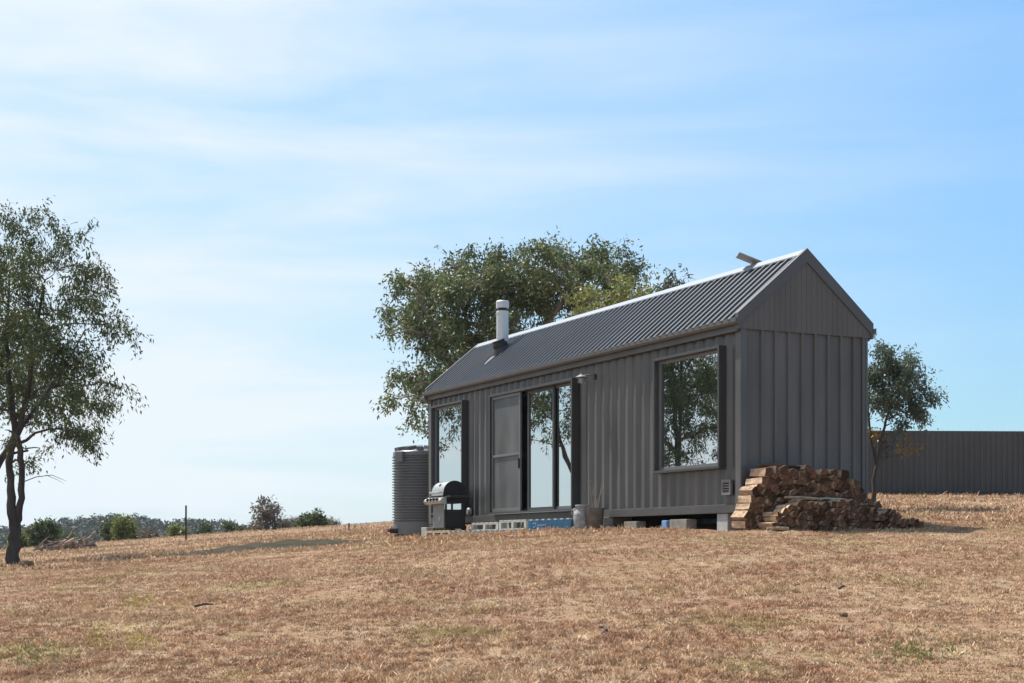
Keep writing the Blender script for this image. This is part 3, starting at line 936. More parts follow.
# the worn white script mark on the blue pallet: only strokes can be made out
LXb = abs(cab_u(528, .62) - cab_u(571, .62))
mb = MB()
def stroke(pts, w=0.018):
    for (xa, za), (xb, zb_) in zip(pts[:-1], pts[1:]):
        mb.bar((LXb - xa, 0.573, za), (LXb - xb, 0.573, zb_), w, 0.003, up=(0, 1, 0))
H_ = 0.555 - gl(550, .62)
stroke([(0.20, H_ * .66), (0.34, H_ * .68), (0.30, H_ * .40), (0.22, H_ * .36)])
stroke([(0.36, H_ * .42), (0.42, H_ * .55), (0.46, H_ * .42), (0.52, H_ * .56), (0.55, H_ * .44), (0.62, H_ * .56), (0.66, H_ * .46), (0.74, H_ * .62)], 0.014)
mb.build('worn_script_mark', M['bluebin'], bp_)
block(428, 0.55, 0.10, 0.47, 0.30, 0.2, 'concrete_block', 'concrete', 'grey concrete block at the far side of the barbecue', gB)

# ------------------------------------------------------------------ barbecue
bq = empty('gas_barbecue', cab(9.60, 0.30, 0.388), CRZ)
tag(bq, 'gas barbecue with silver hood front, knobs and dark side on a pale pallet', 'barbecue')
W_, D_ = 0.66, 0.48                # along the wall, out of the wall
mb = MB(); mb.box(0, W_, 0, D_ - 0.03, 0.04, 0.44); mb.build('cart', M['black'], bq, 0.01)
for sx in (0.0, W_ - 0.035):
    for syy in (0.0, D_ - 0.065):
        mb = MB(); mb.box(sx, sx + 0.035, syy, syy + 0.035, 0.0 if syy > .2 else 0.05, 0.60); mb.build('leg', M['black'], bq)
for sx in (0.02, W_ - 0.06):
    mb = MB(); mb.lathe([(0.035, 0), (0.065, 0.008), (0.065, 0.032), (0.035, 0.04)], n=18)
    for i in range(len(mb.v)):
        x, y, z = mb.v[i]; mb.v[i] = (sx + z, 0.02 + x, 0.066 + y)
    mb.build('wheel', M['black'], bq)
mb = MB(); mb.box(0.04, W_ - 0.04, D_ - 0.028, D_ - 0.008, 0.06, 0.58)
cd = mb.build('cabinet_door', M['midgrey'], bq, 0.006)
mb = MB(); mb.lathe([(0.06, 0), (0.045, 0.006)], n=6)
for i in range(len(mb.v)):
    x, y, z = mb.v[i]; mb.v[i] = (W_ * 0.42 + x, D_ - 0.008 + z, 0.25 + y)
mb.build('door_badge', M['galv'], cd)
mb = MB(); mb.box(-0.015, W_ + 0.015, -0.01, D_ + 0.01, 0.575, 0.72); mb.build('firebox', M['black'], bq, 0.012)
# sloping control panel with knobs
mb = MB()
pr = [(D_ + 0.012, 0.70), (D_ + 0.10, 0.665), (D_ + 0.135, 0.62), (D_ + 0.10, 0.565), (D_ + 0.012, 0.555)]
n = len(pr)
xa, xb = -0.12, W_ + 0.12
mb.add([(xa, y, z) for y, z in pr] + [(xb, y, z) for y, z in pr], [tuple(range(n)), tuple(reversed(range(n, 2 * n)))] + [(i, (i + 1) % n, (i + 1) % n + n, i + n) for i in range(n)])
cpn = mb.build('control_panel', M['steel'], bq, 0.01)
for k in range(4):
    mb = MB(); mb.lathe([(0.034, 0), (0.034, 0.02), (0.022, 0.045)], n=14)
    rot = Matrix.Rotation(R(-62), 4, 'X')
    for i in range(len(mb.v)):
        p = rot @ Vector(mb.v[i]); mb.v[i] = (0.08 + k * (W_ - 0.16) / 3 + p.x, D_ + 0.118 + p.y, 0.642 + p.z)
    mb.build('knob', M['black'], cpn)
# hood: half drum
mb = MB()
a0, a1, ns = R(-6), R(186), 20
cy0, cz0, ry, rz_ = D_ * 0.5, 0.735, 0.255, 0.30
arc = [(cy0 + ry * math.cos(a0 + (a1 - a0) * i / ns), cz0 + rz_ * max(0.0, math.sin(a0 + (a1 - a0) * i / ns)) ** 0.8) for i in range(ns + 1)]
nA = len(arc)
vsA = [(0.0, y, z) for y, z in arc] + [(W_, y, z) for y, z in arc]
front = [(i, i + 1, i + 1 + nA, i + nA) for i in range(nA - 1)]
mb.add(vsA, front, 0)
mb.build('hood', M['steel'], bq, smooth=True)
hd = bq.children[-1]
for sx, nm in ((-0.012, 'hood_side'), (W_, 'hood_side')):
    mb = MB()
    ar2 = [(cy0 + (y - cy0) * 1.04, cz0 + (z - cz0) * 1.04) for y, z in arc]
    mb.add([(sx, y, z) for y, z in ar2] + [(sx + 0.012, y, z) for y, z in ar2], [tuple(range(nA)), tuple(reversed(range(nA, 2 * nA)))] + [(i, (i + 1) % nA, (i + 1) % nA + nA, i + nA) for i in range(nA)])
    mb.build(nm, M['black'], bq)
mb = MB(); mb.tube([(0.06, D_ + 0.02, 0.80), (0.06, D_ + 0.075, 0.80), (W_ - 0.06, D_ + 0.075, 0.80), (W_ - 0.06, D_ + 0.02, 0.80)], 0.016, 8)
mb.build('hood_handle', M['steel'], hd)
mb = MB(); mb.lathe([(0.035, 0), (0.035, 0.012)], n=14)
rot = Matrix.Rotation(R(-50), 4, 'X')
for i in range(len(mb.v)):
    p = rot @ Vector(mb.v[i]); mb.v[i] = (W_ * 0.5 + p.x, D_ * 0.5 + 0.185 + p.y, 0.735 + 0.225 + p.z)
mb.build('thermometer', M['black'], hd)
for xa, xb in ((-0.30, -0.018), (W_ + 0.018, W_ + 0.30)):
    mb = MB(); mb.box(xa, xb, 0.02, D_ - 0.0, 0.685, 0.72); mb.build('side_shelf', M['black'], bq, 0.008)

# ------------------------------------------------------------------ milk can, tin and white stake
def gp(px, y):
    p = cab(cab_u(px, y), y); return (p.x, p.y, gz(p.x, p.y) - 0.01)
x_, y_, z_ = gp(582, 0.42)
mb = MB(); mb.lathe([(0.15, 0), (0.158, 0.02), (0.158, 0.27), (0.15, 0.30), (0.105, 0.36), (0.10, 0.39), (0.125, 0.43), (0.125, 0.445), (0.09, 0.445)], n=26)
can = mb.build('milk_can', M['can'], None, smooth=True); can.location = (x_, y_, z_)
tag(can, 'pale galvanised milk can with a narrow neck against the long wall', 'milk can')
for sg in (1, -1):
    mb = MB(); mb.tube([(sg * 0.15, 0, 0.27), (sg * 0.185, 0, 0.29), (sg * 0.185, 0, 0.35), (sg * 0.105, 0, 0.38)], 0.011, 8)
    mb.build('handle', M['can'], can)
x_, y_, z_ = gp(595, 0.30)
mb = MB(); mb.lathe([(0.14, 0), (0.165, 0.40), (0.170, 0.405), (0.160, 0.405), (0.15, 0.36), (0.02, 0.35)], n=26)
pot = mb.build('metal_planter', M['planter'], None, smooth=True); pot.location = (x_, y_, z_)
tag(pot, 'dark weathered tin planter just right of the milk can', 'planter')
rt = random.Random(5)
mb = MB()
lv = []
for k in range(9):
    a = rt.uniform(0, 6.28); l = rt.uniform(0.35, 0.62); b = rt.uniform(0.05, 0.22)
    p0 = Vector((rt.uniform(-.06, .06), rt.uniform(-.06, .06), 0.0)); p2 = p0 + Vector((math.cos(a) * b, math.sin(a) * b, l)); p1 = (p0 + p2) / 2 + Vector((rt.uniform(-.03, .03), rt.uniform(-.03, .03), 0.04))
    mb.tube([p0, p1, p2], [0.005, 0.004, 0.002], 5)
    for j in range(14):
        t = rt.uniform(0.35, 1); c = p0.lerp(p2, t); lv.append((c.x + rt.uniform(-.03, .03), c.y + rt.uniform(-.03, .03), c.z + rt.uniform(-.02, .02)))
tw = mb.build('dried_plant', M['deadwood'], None); tw.location = (x_, y_, z_ + 0.352)
tag(tw, 'sparse dried plant standing in the dark tin planter', 'plant')
x_, y_, z_ = gp(574.2, 0.52)
mb = MB(); mb.tube([(0, 0, 0), (0.01, 0, 0.20), (0.012, 0.01, 0.385)], 0.022, 8)
stk = mb.build('white_stake', M['white'], None); stk.location = (x_, y_, z_)
tag(stk, 'short white stake between the blue pallet and the milk can', 'stake')

# ------------------------------------------------------------------ firewood: every split log on its own
def clip_half(poly, p, nn):
    outp = []
    for i in range(len(poly)):
        a = poly[i]; b = poly[(i + 1) % len(poly)]
        da = (a[0] - p[0]) * nn[0] + (a[1] - p[1]) * nn[1]; db = (b[0] - p[0]) * nn[0] + (b[1] - p[1]) * nn[1]
        if da <= 0: outp.append(a)
        if (da < 0 < db) or (db < 0 < da):
            t = da / (da - db); outp.append((a[0] + (b[0] - a[0]) * t, a[1] + (b[1] - a[1]) * t))
    return outp
def stack(profile, zfun, spacing, x_front, x_back, seed, label, group, orange=None, keep_above=None):
    """profile: [(v, height)]; logs lie along local x, their ends facing the camera"""
    rr = random.Random(seed)
    pv = [p[0] for p in profile]; ph = [p[1] for p in profile]
    sites = []
    v0, v1 = pv[0], pv[-1]
    row = 0; h = spacing * 0.42
    hmax = max(ph)
    while h < hmax:
        v = v0 + (spacing * 0.5 if row % 2 else 0)
        while v < v1:
            jv = v + rr.uniform(-.46, .46) * spacing; jh = h + rr.uniform(-.42, .42) * spacing
            if jv > v0 and jh < float(np.interp(jv, pv, ph)) - 0.03 and jh > 0.02: sites.append((jv, jh))
            v += spacing * rr.uniform(0.95, 1.25)
        h += spacing * 0.80; row += 1
    for si, s in enumerate(sites):
        if keep_above is not None and s[1] < keep_above(s[0]): continue
        rad = spacing * rr.uniform(0.72, 1.0); kp = rr.choice((3, 4, 4, 5, 6))
        ph0 = rr.uniform(0, 6.28)
        poly = [(s[0] + rad * math.cos(ph0 + k * 2 * math.pi / kp) * rr.uniform(.85, 1.2), s[1] + rad * math.sin(ph0 + k * 2 * math.pi / kp) * rr.uniform(.7, 1.1)) for k in range(kp)]
        for o_ in sites:
            if o_ is s: continue
            dx, dy_ = o_[0] - s[0], o_[1] - s[1]
            d = math.hypot(dx, dy_)
            if d > spacing * 2.4: continue
            wgt = 0.5 - 0.006 / max(d, .02)
            poly = clip_half(poly, (s[0] + dx * wgt, s[1] + dy_ * wgt), (dx / d, dy_ / d))
            if len(poly) < 3: break
        poly = clip_half(poly, (s[0], 0.0), (0, -1)) if len(poly) >= 3 else poly
        # drop tiny edges
        p2 = []
        for q_ in poly:
            if not p2 or math.hypot(q_[0] - p2[-1][0], q_[1] - p2[-1][1]) > 0.012: p2.append(q_)
        if len(p2) > 2 and math.hypot(p2[0][0] - p2[-1][0], p2[0][1] - p2[-1][1]) < 0.012: p2.pop()
        if len(p2) < 3: continue
        cx = sum(q_[0] for q_ in p2) / len(p2); cyy = sum(q_[1] for q_ in p2) / len(p2)
        xf = x_front + rr.uniform(-0.035, 0.055); xbk = x_back + rr.uniform(-0.02, 0.02)
        k = len(p2)
        # a few finer points along the edges for a broken outline
        ring = []
        for i in range(k):
            a = p2[i]; b = p2[(i + 1) % k]
            ring.append((a[0] - cx, a[1] - cyy))
            if math.hypot(a[0] - b[0], a[1] - b[1]) > 0.04:
                ring.append(((a[0] + b[0]) / 2 - cx + rr.uniform(-.006, .006), (a[1] + b[1]) / 2 - cyy + rr.uniform(-.006, .006)))
        k = len(ring)
        mb = MB()
        lx = [0.0, (xbk - xf) * 0.33, (xbk - xf) * 0.7, xbk - xf]
        sk = (rr.uniform(-.02, .02), rr.uniform(-.015, .015))
        tilt_ = (rr.uniform(-.02, .02), rr.uniform(-.02, .02))
        vs_ = []
        for j, xx in enumerate(lx):
            sc_ = (1.0, rr.uniform(.90, 1.0), rr.uniform(.88, 1.0), rr.uniform(.85, .98))[j]
            for (a, b) in ring:
                xo = (a * tilt_[0] + b * tilt_[1]) * 6 if j == 0 else 0
                vs_.append((xx + xo * 0.5 + rr.uniform(-.006, .006), -(a * sc_ + sk[0] * j / 3 + rr.uniform(-.004, .004)), b * sc_ + rr.uniform(-.004, .004)))
        fs = []
        for j in range(3):
            for i in range(k):
                a = j * k + i; b = j * k + (i + 1) % k
                fs.append((a, a + k, b + k, b))
        mb.add(vs_, fs, 0)
        mb.add(vs_[:k], [tuple(range(k))], 1)
        mb.add(vs_[3 * k:], [tuple(reversed(range(k)))], 1)
        isor = orange is not None and math.hypot(s[0] - orange[0], s[1] - orange[1]) < spacing * 0.55
        ob = mb.build('firewood_log', [M['logside'], M['logorange'] if isor else M['logend']], None)
        base = cab(xf, -cx, 0)
        ob.location = (base.x, base.y, EZ + zfun(s[0]) + cyy); ob.rotation_euler = (0, rr.uniform(-.04, .04), CRZ + rr.uniform(-.10, .10))
        tag(ob, label, 'firewood', group)
        if isor:
            orange = None
            ob['label'] = 'orange toned split log in the upper back row of the firewood'
def vz(xl):
    def f(v):
        p = cab(xl, -v); return gz(p.x, p.y) - EZ - 0.015
    return f
Zb = vz(-0.30); Zf = vz(-0.75)
back_prof = [(-0.22, 0.10), (-0.16, 0.36), (-0.04, 0.60), (0.10, 0.80), (0.18, 0.98), (0.55, 0.99), (1.05, 0.95), (1.68, 0.93), (1.74, 0.82), (2.02, 0.74), (2.08, 0.58), (2.32, 0.46), (2.45, 0.10)]
front_prof = [(0.02, 0.22), (0.15, 0.36), (0.42, 0.48), (0.80, 0.47), (1.55, 0.46), (2.05, 0.40), (2.40, 0.31), (2.72, 0.19), (2.98, 0.05)]
stack(front_prof, lambda v: Zf(0.9), 0.093, -0.84, -0.50, 3, 'split firewood log in the low front row of the stack at the gable end', 'logs of the low front row')
stack(back_prof, lambda v: Zb(0.9), 0.111, -0.44, -0.09, 4, 'split firewood log in the tall back row of the stack against the gable end', 'logs of the tall back row', orange=(1.12, 0.84),
      keep_above=lambda v: float(np.interp(v, [p[0] for p in front_prof], [p[1] for p in front_prof])) - 0.22 if v > 0.05 else -1)
# hidden lower logs of the back row: enough to carry the visible ones
rr = random.Random(9)
for k in range(8):
    v = 0.25 + k * 0.25
    mb = MB(); mb.box(0.0, 0.42, -0.06, 0.06, 0, 0.12)
    hgt = float(np.interp(v, [p[0] for p in front_prof], [p[1] for p in front_prof])) - 0.17
    mb = MB(); mb.tube([(0, 0, 0), (0.17, 0, 0.004), (0.34, 0, 0)], [0.062, 0.064, 0.060], 7)
    if hgt > 0.02:
        o = mb.build('firewood_log', M['logside'], None)
        b_ = cab(-0.43, -v); o.location = (b_.x, b_.y, EZ + Zb(0.9) + 0.062); o.rotation_euler = (0, 0, CRZ)
        tag(o, 'split firewood log in the tall back row of the stack against the gable end', 'firewood', 'logs of the tall back row')
# loose pieces on top and at the foot
def loose(v, xl, z, length, ang, name, m, label, r=0.03, tilt=0.0, cat='firewood'):
    mb = MB(); mb.tube([(-length / 2, 0, -tilt), (0, 0, 0.008), (length / 2, 0, tilt)], [r, r * 1.05, r * 0.85], 6)
    o = mb.build(name, M[m], None); p = cab(xl, -v); o.location = (p.x, p.y, EZ + z); o.rotation_euler = (0, 0, CRZ + ang)
    return tag(o, label, cat)
loose(1.2, -0.58, Zf(.9) + 0.505, 0.62, R(90), 'pale_stick', 'whitew', 'thin pale stick lying level along the top of the front row of firewood', 0.014, 0.0, 'stick')
loose(0.68, -0.66, Zf(.9) + 0.505, 0.70, R(92), 'split_plank', 'logside', 'long flat split plank on the left of the front row of firewood', 0.024, 0.01)
loose(0.36, -0.28, Zb(.9) + 1.0, 0.42, R(75), 'firewood_log', 'logend', 'weathered log lying crosswise on the top left of the firewood', 0.04)
loose(0.75, -0.28, Zb(.9) + 0.985, 0.5, R(95), 'firewood_log', 'logend', 'flat log lying lengthwise on top of the tall firewood row', 0.028)
loose(0.06, -0.86, Zf(-.2) + 0.035, 0.34, R(75), 'firewood_log', 'logside', 'sunlit pale log on the grass at the left foot of the firewood', 0.032)

# ------------------------------------------------------------------ water tank
tc_ = P(421, 540, 35.6)
tx, ty = tc_.x, tc_.y
tzb = gz(tx, ty) - 0.02
TH = (HY - 452) / F * 35.6 + EZ - tzb
TR = 28.0 / F * 35.6
tank = empty('water_tank', (tx, ty, tzb), 0)
tag(tank, 'round grey ribbed rainwater tank at the far end of the cabin', 'water tank')
prof_t = [(TR * 0.99, 0.0), (TR * 1.0, 0.30)]
nr = 24
for k in range(nr):
    z = 0.30 + (TH - 0.42) * k / nr; dz_ = (TH - 0.42) / nr
    prof_t += [(TR * 0.955, z + dz_ * 0.08), (TR * 0.955, z + dz_ * 0.40), (TR * 1.03, z + dz_ * 0.56), (TR * 1.03, z + dz_ * 0.84), (TR * 0.955, z + dz_)]
prof_t += [(TR * 1.0, TH - 0.11), (TR * 1.0, TH - 0.02), (TR * 0.97, TH)]
mb = MB(); mb.lathe(prof_t, n=56); mb.build('tank_wall', M['tank'], tank)
# stepped roof with raised ribs
mb = MB()
nn_ = 12
mb.lathe([(TR * 0.97, TH + 0.002), (TR * 0.62, TH + 0.05), (TR * 0.30, TH + 0.07), (TR * 0.28, TH + 0.075)], n=nn_ * 2)
for k in range(nn_):
    a = 2 * math.pi * k / nn_
    c, s = math.cos(a), math.sin(a)
    mb.bar((TR * 0.93 * c, TR * 0.93 * s, TH + 0.03), (TR * 0.42 * c, TR * 0.42 * s, TH + 0.085), 0.13, 0.12)
mb.build('tank_roof', M['tank'], tank)
mb = MB(); mb.lathe([(0.20, TH + 0.045), (0.20, TH + 0.10), (0.17, TH + 0.11)], n=22); mb.build('lid', M['tank'], tank)
a = R(228)
mb = MB(); mb.box(-0.05, 0.05, -0.12, 0.12, TH - 0.26, TH - 0.02)
mb.v = [(TR * 1.03 * math.cos(a) + x * math.cos(a) - y * math.sin(a), TR * 1.03 * math.sin(a) + x * math.sin(a) + y * math.cos(a), z) for x, y, z in mb.v]
mb.build('overflow_box', M['tank'], tank, 0.01)
mb = MB(); a = R(215)
mb.tube([(TR * math.cos(a) * 1.0, TR * math.sin(a), 0.10), (TR * 1.0 * math.cos(a) - 0.16, TR * math.sin(a) - 0.02, 0.10)], 0.07, 12); tv = mb.build('outlet_valve', M['black'], tank)
mb = MB(); mb.tube([(TR * 1.0 * math.cos(a) - 0.16, TR * math.sin(a) - 0.02, 0.10), (TR * 1.0 * math.cos(a) - 0.22, TR * math.sin(a) - 0.03, 0.10)], 0.045, 12); mb.build('valve_handle', M['red'], tv)

# ------------------------------------------------------------------ fence on the right
fa = P(868, 495, 40.2); fb = P(1115, 495, 40.6)
fd = (fb - fa); fd.z = 0; flen = fd.length
fen = empty('metal_fence', (fa.x, fa.y, gz(fa.x, fa.y)), math.atan2(fd.y, fd.x))
tag(fen, 'tall dark corrugated metal fence on the rise at the right', 'fence')
zt0 = (HY - 430.5) / F * 40.2 + EZ - gz(fa.x, fa.y)
mb = MB()
pts = []
x = 0.0
while x < flen:
    for dx, y in ((0.0, 0.0), (0.055, 0.0), (0.072, 0.028), (0.112, 0.028), (0.130, 0.0)): pts.append((x + dx, y))
    x += 0.150
for (xa, ya), (xb, yb) in zip(pts[:-1], pts[1:]):
    mb.add([(xa, -ya, -0.12), (xb, -yb, -0.12), (xb, -yb, zt0), (xa, -ya, zt0)], [(0, 1, 2, 3)])
mb.build('panel', M['fence'], fen)
mb = MB(); mb.box(0, flen, 0.012, 0.05, zt0 - 0.14, zt0 - 0.08); mb.build('top_rail', M['fence'], fen)
mb = MB(); mb.box(0, flen, -0.075, -0.032, -0.10, 0.085); mb.build('fence_shadow_strip', M['rust'], fen)  # dark strip stands in for the shadow at the fence foot
k = 0.0
while k < flen:
    mb = MB(); mb.box(k, k + 0.07, 0.055, 0.12, -0.3, zt0 - 0.05); mb.build('post', M['fence'], fen); k += 2.4

# ------------------------------------------------------------------ trees
def leaves_for(clumps, leaf_len, leaf_w, per, seed, droop=0.6, twig=0.35):
    """clumps: (centre, radius, weight). Returns quads and a random value for each leaf, plus twig roots."""
    g = np.random.default_rng(seed)
    allv = []; allr = []; twigs = []
    for c, r, wgt in clumps:
        nt_ = max(5, int(per * wgt * (r ** 2)))
        ns_ = max(3, int(7 * min(1.6, r / 0.6)))
        d = g.normal(0, 1, (ns_, 3)); d /= np.linalg.norm(d, axis=1)[:, None]
        sub = d * (r * g.uniform(0.35, 1.05, ns_) ** 0.6)[:, None] * np.array([1, 1, 0.85])
        srad = r * g.uniform(0.20, 0.42, ns_)
        pick = g.choice(ns_, nt_, p=srad ** 2 / (srad ** 2).sum())
        d = g.normal(0, 1, (nt_, 3)); d /= np.linalg.norm(d, axis=1)[:, None]
        off_ = d * (srad[pick] * g.random(nt_) ** 0.5)[:, None] * np.array([1.15, 1.15, 0.8])
        pos = np.array(c) + sub[pick] + off_
        d = sub[pick] / r + off_ / r
        out_ = d * 0.6 + np.array([0, 0, -droop]) + g.normal(0, 0.45, (nt_, 3))
        out_ /= np.linalg.norm(out_, axis=1)[:, None]
        tint_ = np.clip(g.random(ns_)[pick] * 0.6 + g.random(nt_) * 0.4, 0, 1)
        for i in range(nt_): 
            if i % 4 == 0: twigs.append((np.array(c), pos[i]))
        m = 13
        t = g.random((nt_, m, 1)) * twig * (0.6 + 0.8 * g.random((nt_, 1, 1)))
        lp = pos[:, None, :] + out_[:, None, :] * t + g.normal(0, 0.03 + leaf_len * 0.30, (nt_, m, 3))
        ld = np.array([0, 0, -droop]) + g.normal(0, 0.62, (nt_, m, 3)) + out_[:, None, :] * 0.35
        ld /= np.linalg.norm(ld, axis=2)[:, :, None]
        sd_ = np.cross(ld, g.normal(0, 1, (nt_, m, 3))); sd_ /= np.linalg.norm(sd_, axis=2)[:, :, None] + 1e-9
        ln = leaf_len * (0.6 + 0.8 * g.random((nt_, m, 1))); wd = leaf_w * (0.6 + 0.8 * g.random((nt_, m, 1)))
        a = lp; b = lp + ld * ln * 0.42 + sd_ * wd * 0.5; cc = lp + ld * ln; e = lp + ld * ln * 0.42 - sd_ * wd * 0.5
        q_ = np.stack([a, b, cc, e], 2).reshape(-1, 3)
        allv.append(q_)
        allr.append(np.clip(0.55 * tint_[:, None] + 0.45 * g.random((nt_, m)), 0, 1).ravel())
    return np.concatenate(allv), np.concatenate(allr), twigs

def bend(a, b, n, amt, rr, sag=0.0):
    a = Vector(a); b = Vector(b)
    pts = []
    off = Vector((0, 0, 0)); L_ = (b - a).length
    for i in range(n + 1):
        t = i / n
        if 0 < i < n: off = Vector((rr.gauss(0, amt), rr.gauss(0, amt), rr.gauss(0, amt * 0.5))) * L_
        else: off = Vector((0, 0, 0))
        pts.append(a.lerp(b, t) + off + Vector((0, 0, sag * math.sin(math.pi * t) * L_)))
    return pts

def tree(name, label, cat, base, stems, clumps, lm, bm, leaf=(0.12, 0.035), per=55, seed=1, droop=0.6, group=None, twig=0.35, extra=None, limb_r=0.05, limbs=True):
    """stems: list of (list of world points, list of radii). Limbs run from the nearest stem point to each clump."""
    rr = random.Random(seed)
    root = empty(name, base)
    tag(root, label, cat, group)
    b = Vector(base)
    mb = MB()
    nodes = []
    for pts, rad in stems:
        # refine
        P2 = []; R2 = []
        for i in range(len(pts) - 1):
            for k in range(4):
                t = k / 4; P2.append(Vector(pts[i]).lerp(Vector(pts[i + 1]), t)); R2.append(rad[i] * (1 - t) + rad[i + 1] * t)
        P2.append(Vector(pts[-1])); R2.append(rad[-1])
        for k in range(1, len(P2) - 1): P2[k] = P2[k] + Vector((rr.gauss(0, .12), rr.gauss(0, .12), 0)) * R2[k] * 2
        mb.tube([p - b for p in P2], [r * rr.uniform(.93, 1.07) for r in R2], 10)
        nodes += list(zip(P2, R2))[2:]
    v, r, twigs = leaves_for([(np.array(c), rad, w) for c, rad, w in clumps], leaf[0], leaf[1], per, seed, droop, twig)
    if limbs:
        ctr = {}
        for c, rad, w in clumps:
            c = Vector(c)
            cand = [n_ for n_ in nodes if n_[0].z < c.z + 0.25 * (c - n_[0]).length] or nodes
            n_ = min(cand, key=lambda q_: (q_[0] - c).length + 0.5 * abs(q_[0].z - c.z + 0.6 * rad))
            pts = bend(n_[0], c, 5, 0.045, rr, 0.06)
            r0 = min(n_[1] * 0.7, limb_r * (0.6 + rad * 0.4))
            mb.tube([p - b for p in pts], [r0 * (1 - 0.75 * i / 5) for i in range(6)], 6)
            ctr[tuple(np.round(np.array(c), 3))] = pts
            nodes += [(p, r0 * 0.5) for p in pts[2:5]]
        for i, (c, q_) in enumerate(twigs):
            if i % 2: continue
            pts = ctr.get(tuple(np.round(c, 3)))
            s = pts[rr.choice((3, 4, 5))] if pts else Vector(c)
            tp = bend(s, Vector(q_), 3, 0.06, rr, 0.05)
            mb.tube([p - b for p in tp], [limb_r * 0.16, limb_r * 0.12, limb_r * 0.09, limb_r * 0.06], 4, cap=False)
    if extra:
        for pts, rad in extra: mb.tube([Vector(p) - b for p in pts], rad, 5)
    mb.build('trunk', M[bm], root, smooth=True)
    fast_mesh('crown', v - np.array(b), None, M[lm], r, root)
    return root

def crown(spec, d, spread, seed, scale=1.0):
    """spec rows: (px, py, radius px[, weight]); depth scattered round d"""
    rr = random.Random(seed)
    res = []
    for s in spec:
        dd = d + rr.uniform(-spread, spread)
        c = P(s[0], s[1], dd)
        res.append((tuple(c), s[2] / F * dd * scale, s[3] if len(s) > 3 else 1.0))
    return res

# --- left tree (28.8 m away); the part beyond the frame shows in the windows
D1 = 33.0
lb = P(13, 569, D1); lb.z = gz(lb.x, lb.y) - 0.05
spec = [(22, 218, 24, .7), (10, 202, 14, .5), (40, 210, 10, .6), (78, 222, 9, .6), (45, 238, 24), (75, 236, 16, .7), (20, 262, 32), (62, 268, 32), (92, 285, 18, .8), (-20, 250, 34), (-52, 285, 36),
        (30, 305, 38), (75, 312, 30), (108, 325, 18, .9), (122, 332, 12, .7), (0, 340, 36), (45, 350, 34), (85, 348, 26), (-50, 350, 40), (-85, 330, 32), (-100, 375, 30),
        (60, 385, 28), (95, 385, 24), (118, 388, 13, .8), (25, 388, 24, .7), (-30, 395, 34), (-70, 405, 30), (85, 415, 22), (62, 428, 22), (85, 438, 13, .8), (40, 448, 14, .6), (26, 462, 9, .5), (5, 430, 14, .4), (-40, 440, 22, .7)]
cl = crown(spec, D1, 1.25, 5)
def S(lst, d): return [tuple(P(a, b, d + c)) for a, b, c in lst]
stems = [
    ([tuple(lb)] + S([(13, 545, 0), (15, 520, 0), (11, 490, .02), (10, 462, .02), (15, 436, 0.0), (12, 395, 0.15), (6, 340, .3), (10, 270, .4)], D1), [0.175, 0.14, 0.125, 0.085, 0.08, 0.075, 0.06, 0.045, 0.02]),
    (S([(15, 526, 0), (23, 498, -.05), (22, 466, -.1), (18, 436, -.1), (26, 400, -.3), (34, 350, -.5), (45, 280, -.6)], D1), [0.085, 0.075, 0.068, 0.065, 0.055, 0.04, 0.02]),
    (S([(17, 432, 0), (38, 405, .5), (62, 370, .9), (85, 330, 1.0)], D1), [0.055, 0.045, 0.032, 0.015]),
]
ex = [([P(18, 484, D1), P(36, 477, D1 - .2), (P(52, 475, D1 - .3)), P(66, 481, D1 - .35)], [0.014, 0.010, 0.007, 0.003]),
      ([P(46, 475, D1 - .3), P(58, 480, D1 - .2), P(64, 484, D1 - .2)], [0.007, 0.004, 0.002])]
tree('gum_tree', 'tall dark gum tree with forked trunks standing on the paddock at the left', 'tree', tuple(lb), stems, cl, 'leaf_gum', 'bark', (0.11, 0.032), 255, 3, 0.75, extra=ex)

# --- big tree behind the cabin
D2 = 47.0
tb = P(520, 505, D2); tb.z = gz(tb.x, tb.y) - 0.05
spec = [(402, 276, 20, .9), (418, 285, 18), (392, 322, 18), (410, 318, 18), (382, 335, 9, .7), (432, 268, 20), (445, 290, 30), (455, 258, 22), (470, 275, 30), (490, 262, 24), (425, 330, 24), (455, 325, 28),
        (515, 254, 24), (540, 258, 24), (500, 295, 34), (535, 292, 30), (565, 262, 24), (590, 258, 22), (612, 262, 24), (630, 275, 18), (600, 285, 26), (565, 295, 26), (485, 330, 28), (520, 330, 24),
        (435, 360, 20), (415, 375, 18), (402, 378, 14), (428, 392, 16), (398, 402, 13, .8), (386, 399, 7, .7), (424, 408, 12, .8), (418, 424, 8, .8), (428, 428, 6, .7), (410, 418, 7, .6), (455, 365, 20, .8), (545, 250, 18, .8), (625, 300, 18), (645, 296, 14, .7)]
spec = [((p[0] + 9 if p[0] < 440 else p[0]), (p[1] + 9 if p[1] < 300 else p[1])) + tuple(p[2:]) for p in spec]
cl = crown(spec, D2, 2.2, 6)
stems = [
    ([tuple(tb)] + S([(518, 470, 0), (512, 420, 0), (500, 370, 0), (492, 330, 0), (485, 290, .3)], D2), [0.40, 0.32, 0.27, 0.2, 0.14, 0.06]),
    (S([(512, 420, 0), (470, 395, -.4), (448, 360, -.6), (430, 320, -.8), (415, 290, -.9)], D2), [0.2, 0.15, 0.12, 0.08, 0.04]),
    (S([(508, 400, 0), (535, 350, .5), (555, 310, .7), (585, 275, .8)], D2), [0.2, 0.15, 0.11, 0.05]),
    (S([(470, 395, -.4), (440, 380, -.5), (415, 385, -.6)], D2), [0.09, 0.06, 0.03]),
]
